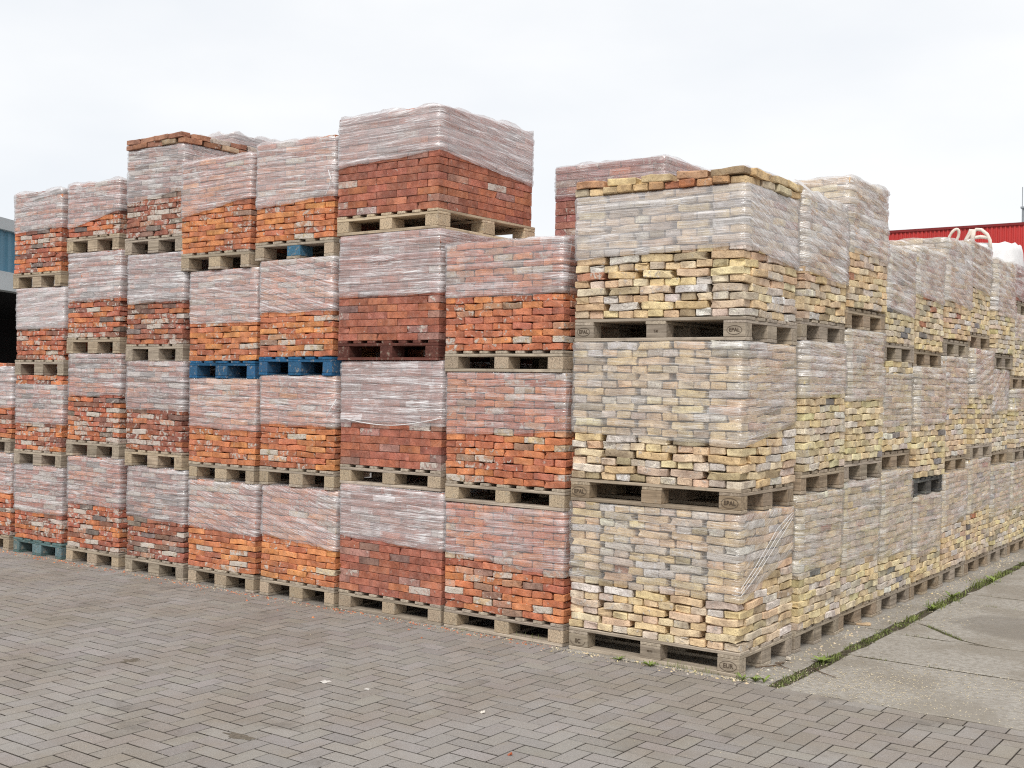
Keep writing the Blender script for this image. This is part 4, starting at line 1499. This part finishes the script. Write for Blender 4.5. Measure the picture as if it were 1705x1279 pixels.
stack(-1.55, 9.50, 0, .95, .95, 2.70, 'pale', B_PAL, 'second-row brick stack under the nearer bulk bag, hidden by the front row', None, dict(front=None), core_only=True)
bulk_bag(-1.55, 9.97, 2.702, .9, .99, 'white bulk bag whose two loops rise above the fifth column',
         [(ring(.14, -.40, .085, .045, .115, -.42, -1.0, 4.1), .019), ([(.27, -.36, -.04), (.30, -.36, .06), (.35, -.36, .17), (.385, -.36, .17), (.375, -.36, .08), (.35, -.36, -.03)], .030)])
stack(-1.43, 11.1, 0, .98, .98, 2.80, 'pale', B_PAL, 'second-row brick stack under the farther bulk bag, hidden by the front row', None, dict(front=None), core_only=True)
bulk_bag(-1.43, 11.6, 2.802, .84, 1.08, 'white bulk bag bulging above the seventh column with one drooping loop',
         [([(.10, -.42, -.10), (.09, -.42, .03), (.05, -.42, .12), (-.03, -.42, .19), (-.10, -.42, .20), (-.18, -.42, .12), (-.14, -.42, .08), (-.04, -.42, .09), (.06, -.42, .07)], .026)])

# ------------------------------------------------------------------ far buildings
def ribbed(x0, x1, z0, z1, pitch, depth):
    """ribbed sheet in the XZ plane facing -Y"""
    vs, fs = [], []
    xs = []
    x = x0
    while x < x1 - 1e-6:
        for f, d in ((0, 0), (.40, 0), (.52, -depth), (.88, -depth)):
            if x + f * pitch <= x1:
                xs.append((x + f * pitch, d))
        x += pitch
    xs.append((x1, 0))
    for (a, d) in xs:
        vs += [(a, d, z0), (a, d, z1)]
    for i in range(len(xs) - 1):
        fs.append((2 * i, 2 * i + 2, 2 * i + 3, 2 * i + 1))
    return vs, fs


rb = empty('warehouse', (-20, 55, -.06))
tag(rb, 'long red ribbed-metal warehouse behind the right end of the row', 'building')
RH = 10.15
v_, f_ = ribbed(0, 46, 0, RH, .215, .05)
link('wall_sheet', mesh('wall_sheet', v_, f_, M_RED), rb)
b = MB(); b.box(.1, 45.9, .05, 25, 0, RH - .1)
link('wall_core', b.mesh('wall_core', M_RED), rb)
b = MB(); b.box(-.06, 46.06, -.10, .06, RH, RH + .13)
link('roof_edge_trim', b.mesh('roof_edge_trim', M_REDTRIM), rb)
b = MB(); b.box(0, 46, .07, 25, RH - .08, RH + .02)
link('roof', b.mesh('roof', M_GREYM), rb)
vb = empty('roof_vent', (-10.75, 58.0, RH - .05))
tag(vb, 'grey box vent with a thin mast on the red warehouse roof', 'roof vent')
b = MB(); b.box(-.3, 1.5, -.4, 1.2, 0, 1.2)
link('vent_box', b.mesh('vent_box', M_GREYM), vb)
b = MB(); b.box(-.38, 1.58, -.48, 1.28, 1.2, 1.29)
link('vent_cap', b.mesh('vent_cap', M_GREYM), vb)
b = MB(); b.tube([(-.3, -.44, 0), (-.3, -.44, 2.3)], .02, 6)
link('mast', b.mesh('mast', M_GREYM), vb)

# blue-clad hall with an open canopy, left
ang = math.atan2(.87, -.503)
d0 = Vector((2.9276, -6.3889)) + Vector((-.9433, .552)) * 24.0
lb = empty('workshop_hall', (d0.x, d0.y, -.06), (0, 0, ang))
tag(lb, 'blue-clad hall with pale roof edge and dark open bay at left', 'building')
# local X runs along the facade away from the viewer, local -Y faces the yard
v_, f_ = ribbed(-8, 20, 3.92, 4.78, .30, .035)
link('wall_sheet', mesh('wall_sheet', v_, f_, M_BLUE), lb)
b = MB(); b.box(-8.1, 20.1, -.14, 8, 4.782, 5.02)
link('roof_fascia', b.mesh('roof_fascia', M_FASCIA), lb)
b = MB(); b.box(-8.1, 20.1, -.30, -.02, 3.52, 3.90)
link('canopy_edge', b.mesh('canopy_edge', M_FASCIA), lb)
b = MB(); b.box(-8, 20, .04, 7.9, 3.56, 4.78)
link('upper_core', b.mesh('upper_core', M_DARK), lb)
b = MB(); b.box(-8, 20, 6.5, 6.6, 0, 3.55)
link('back_wall', b.mesh('back_wall', M_DARK), lb)
for x in (-7.8, -2.5, 3.5, 9.5, 15.5, 19.8):
    b = MB(); b.box(x - .12, x + .12, -.12, .12, 0, 3.51)
    link('bay_post', b.mesh('bay_post', M_GREYM), lb)
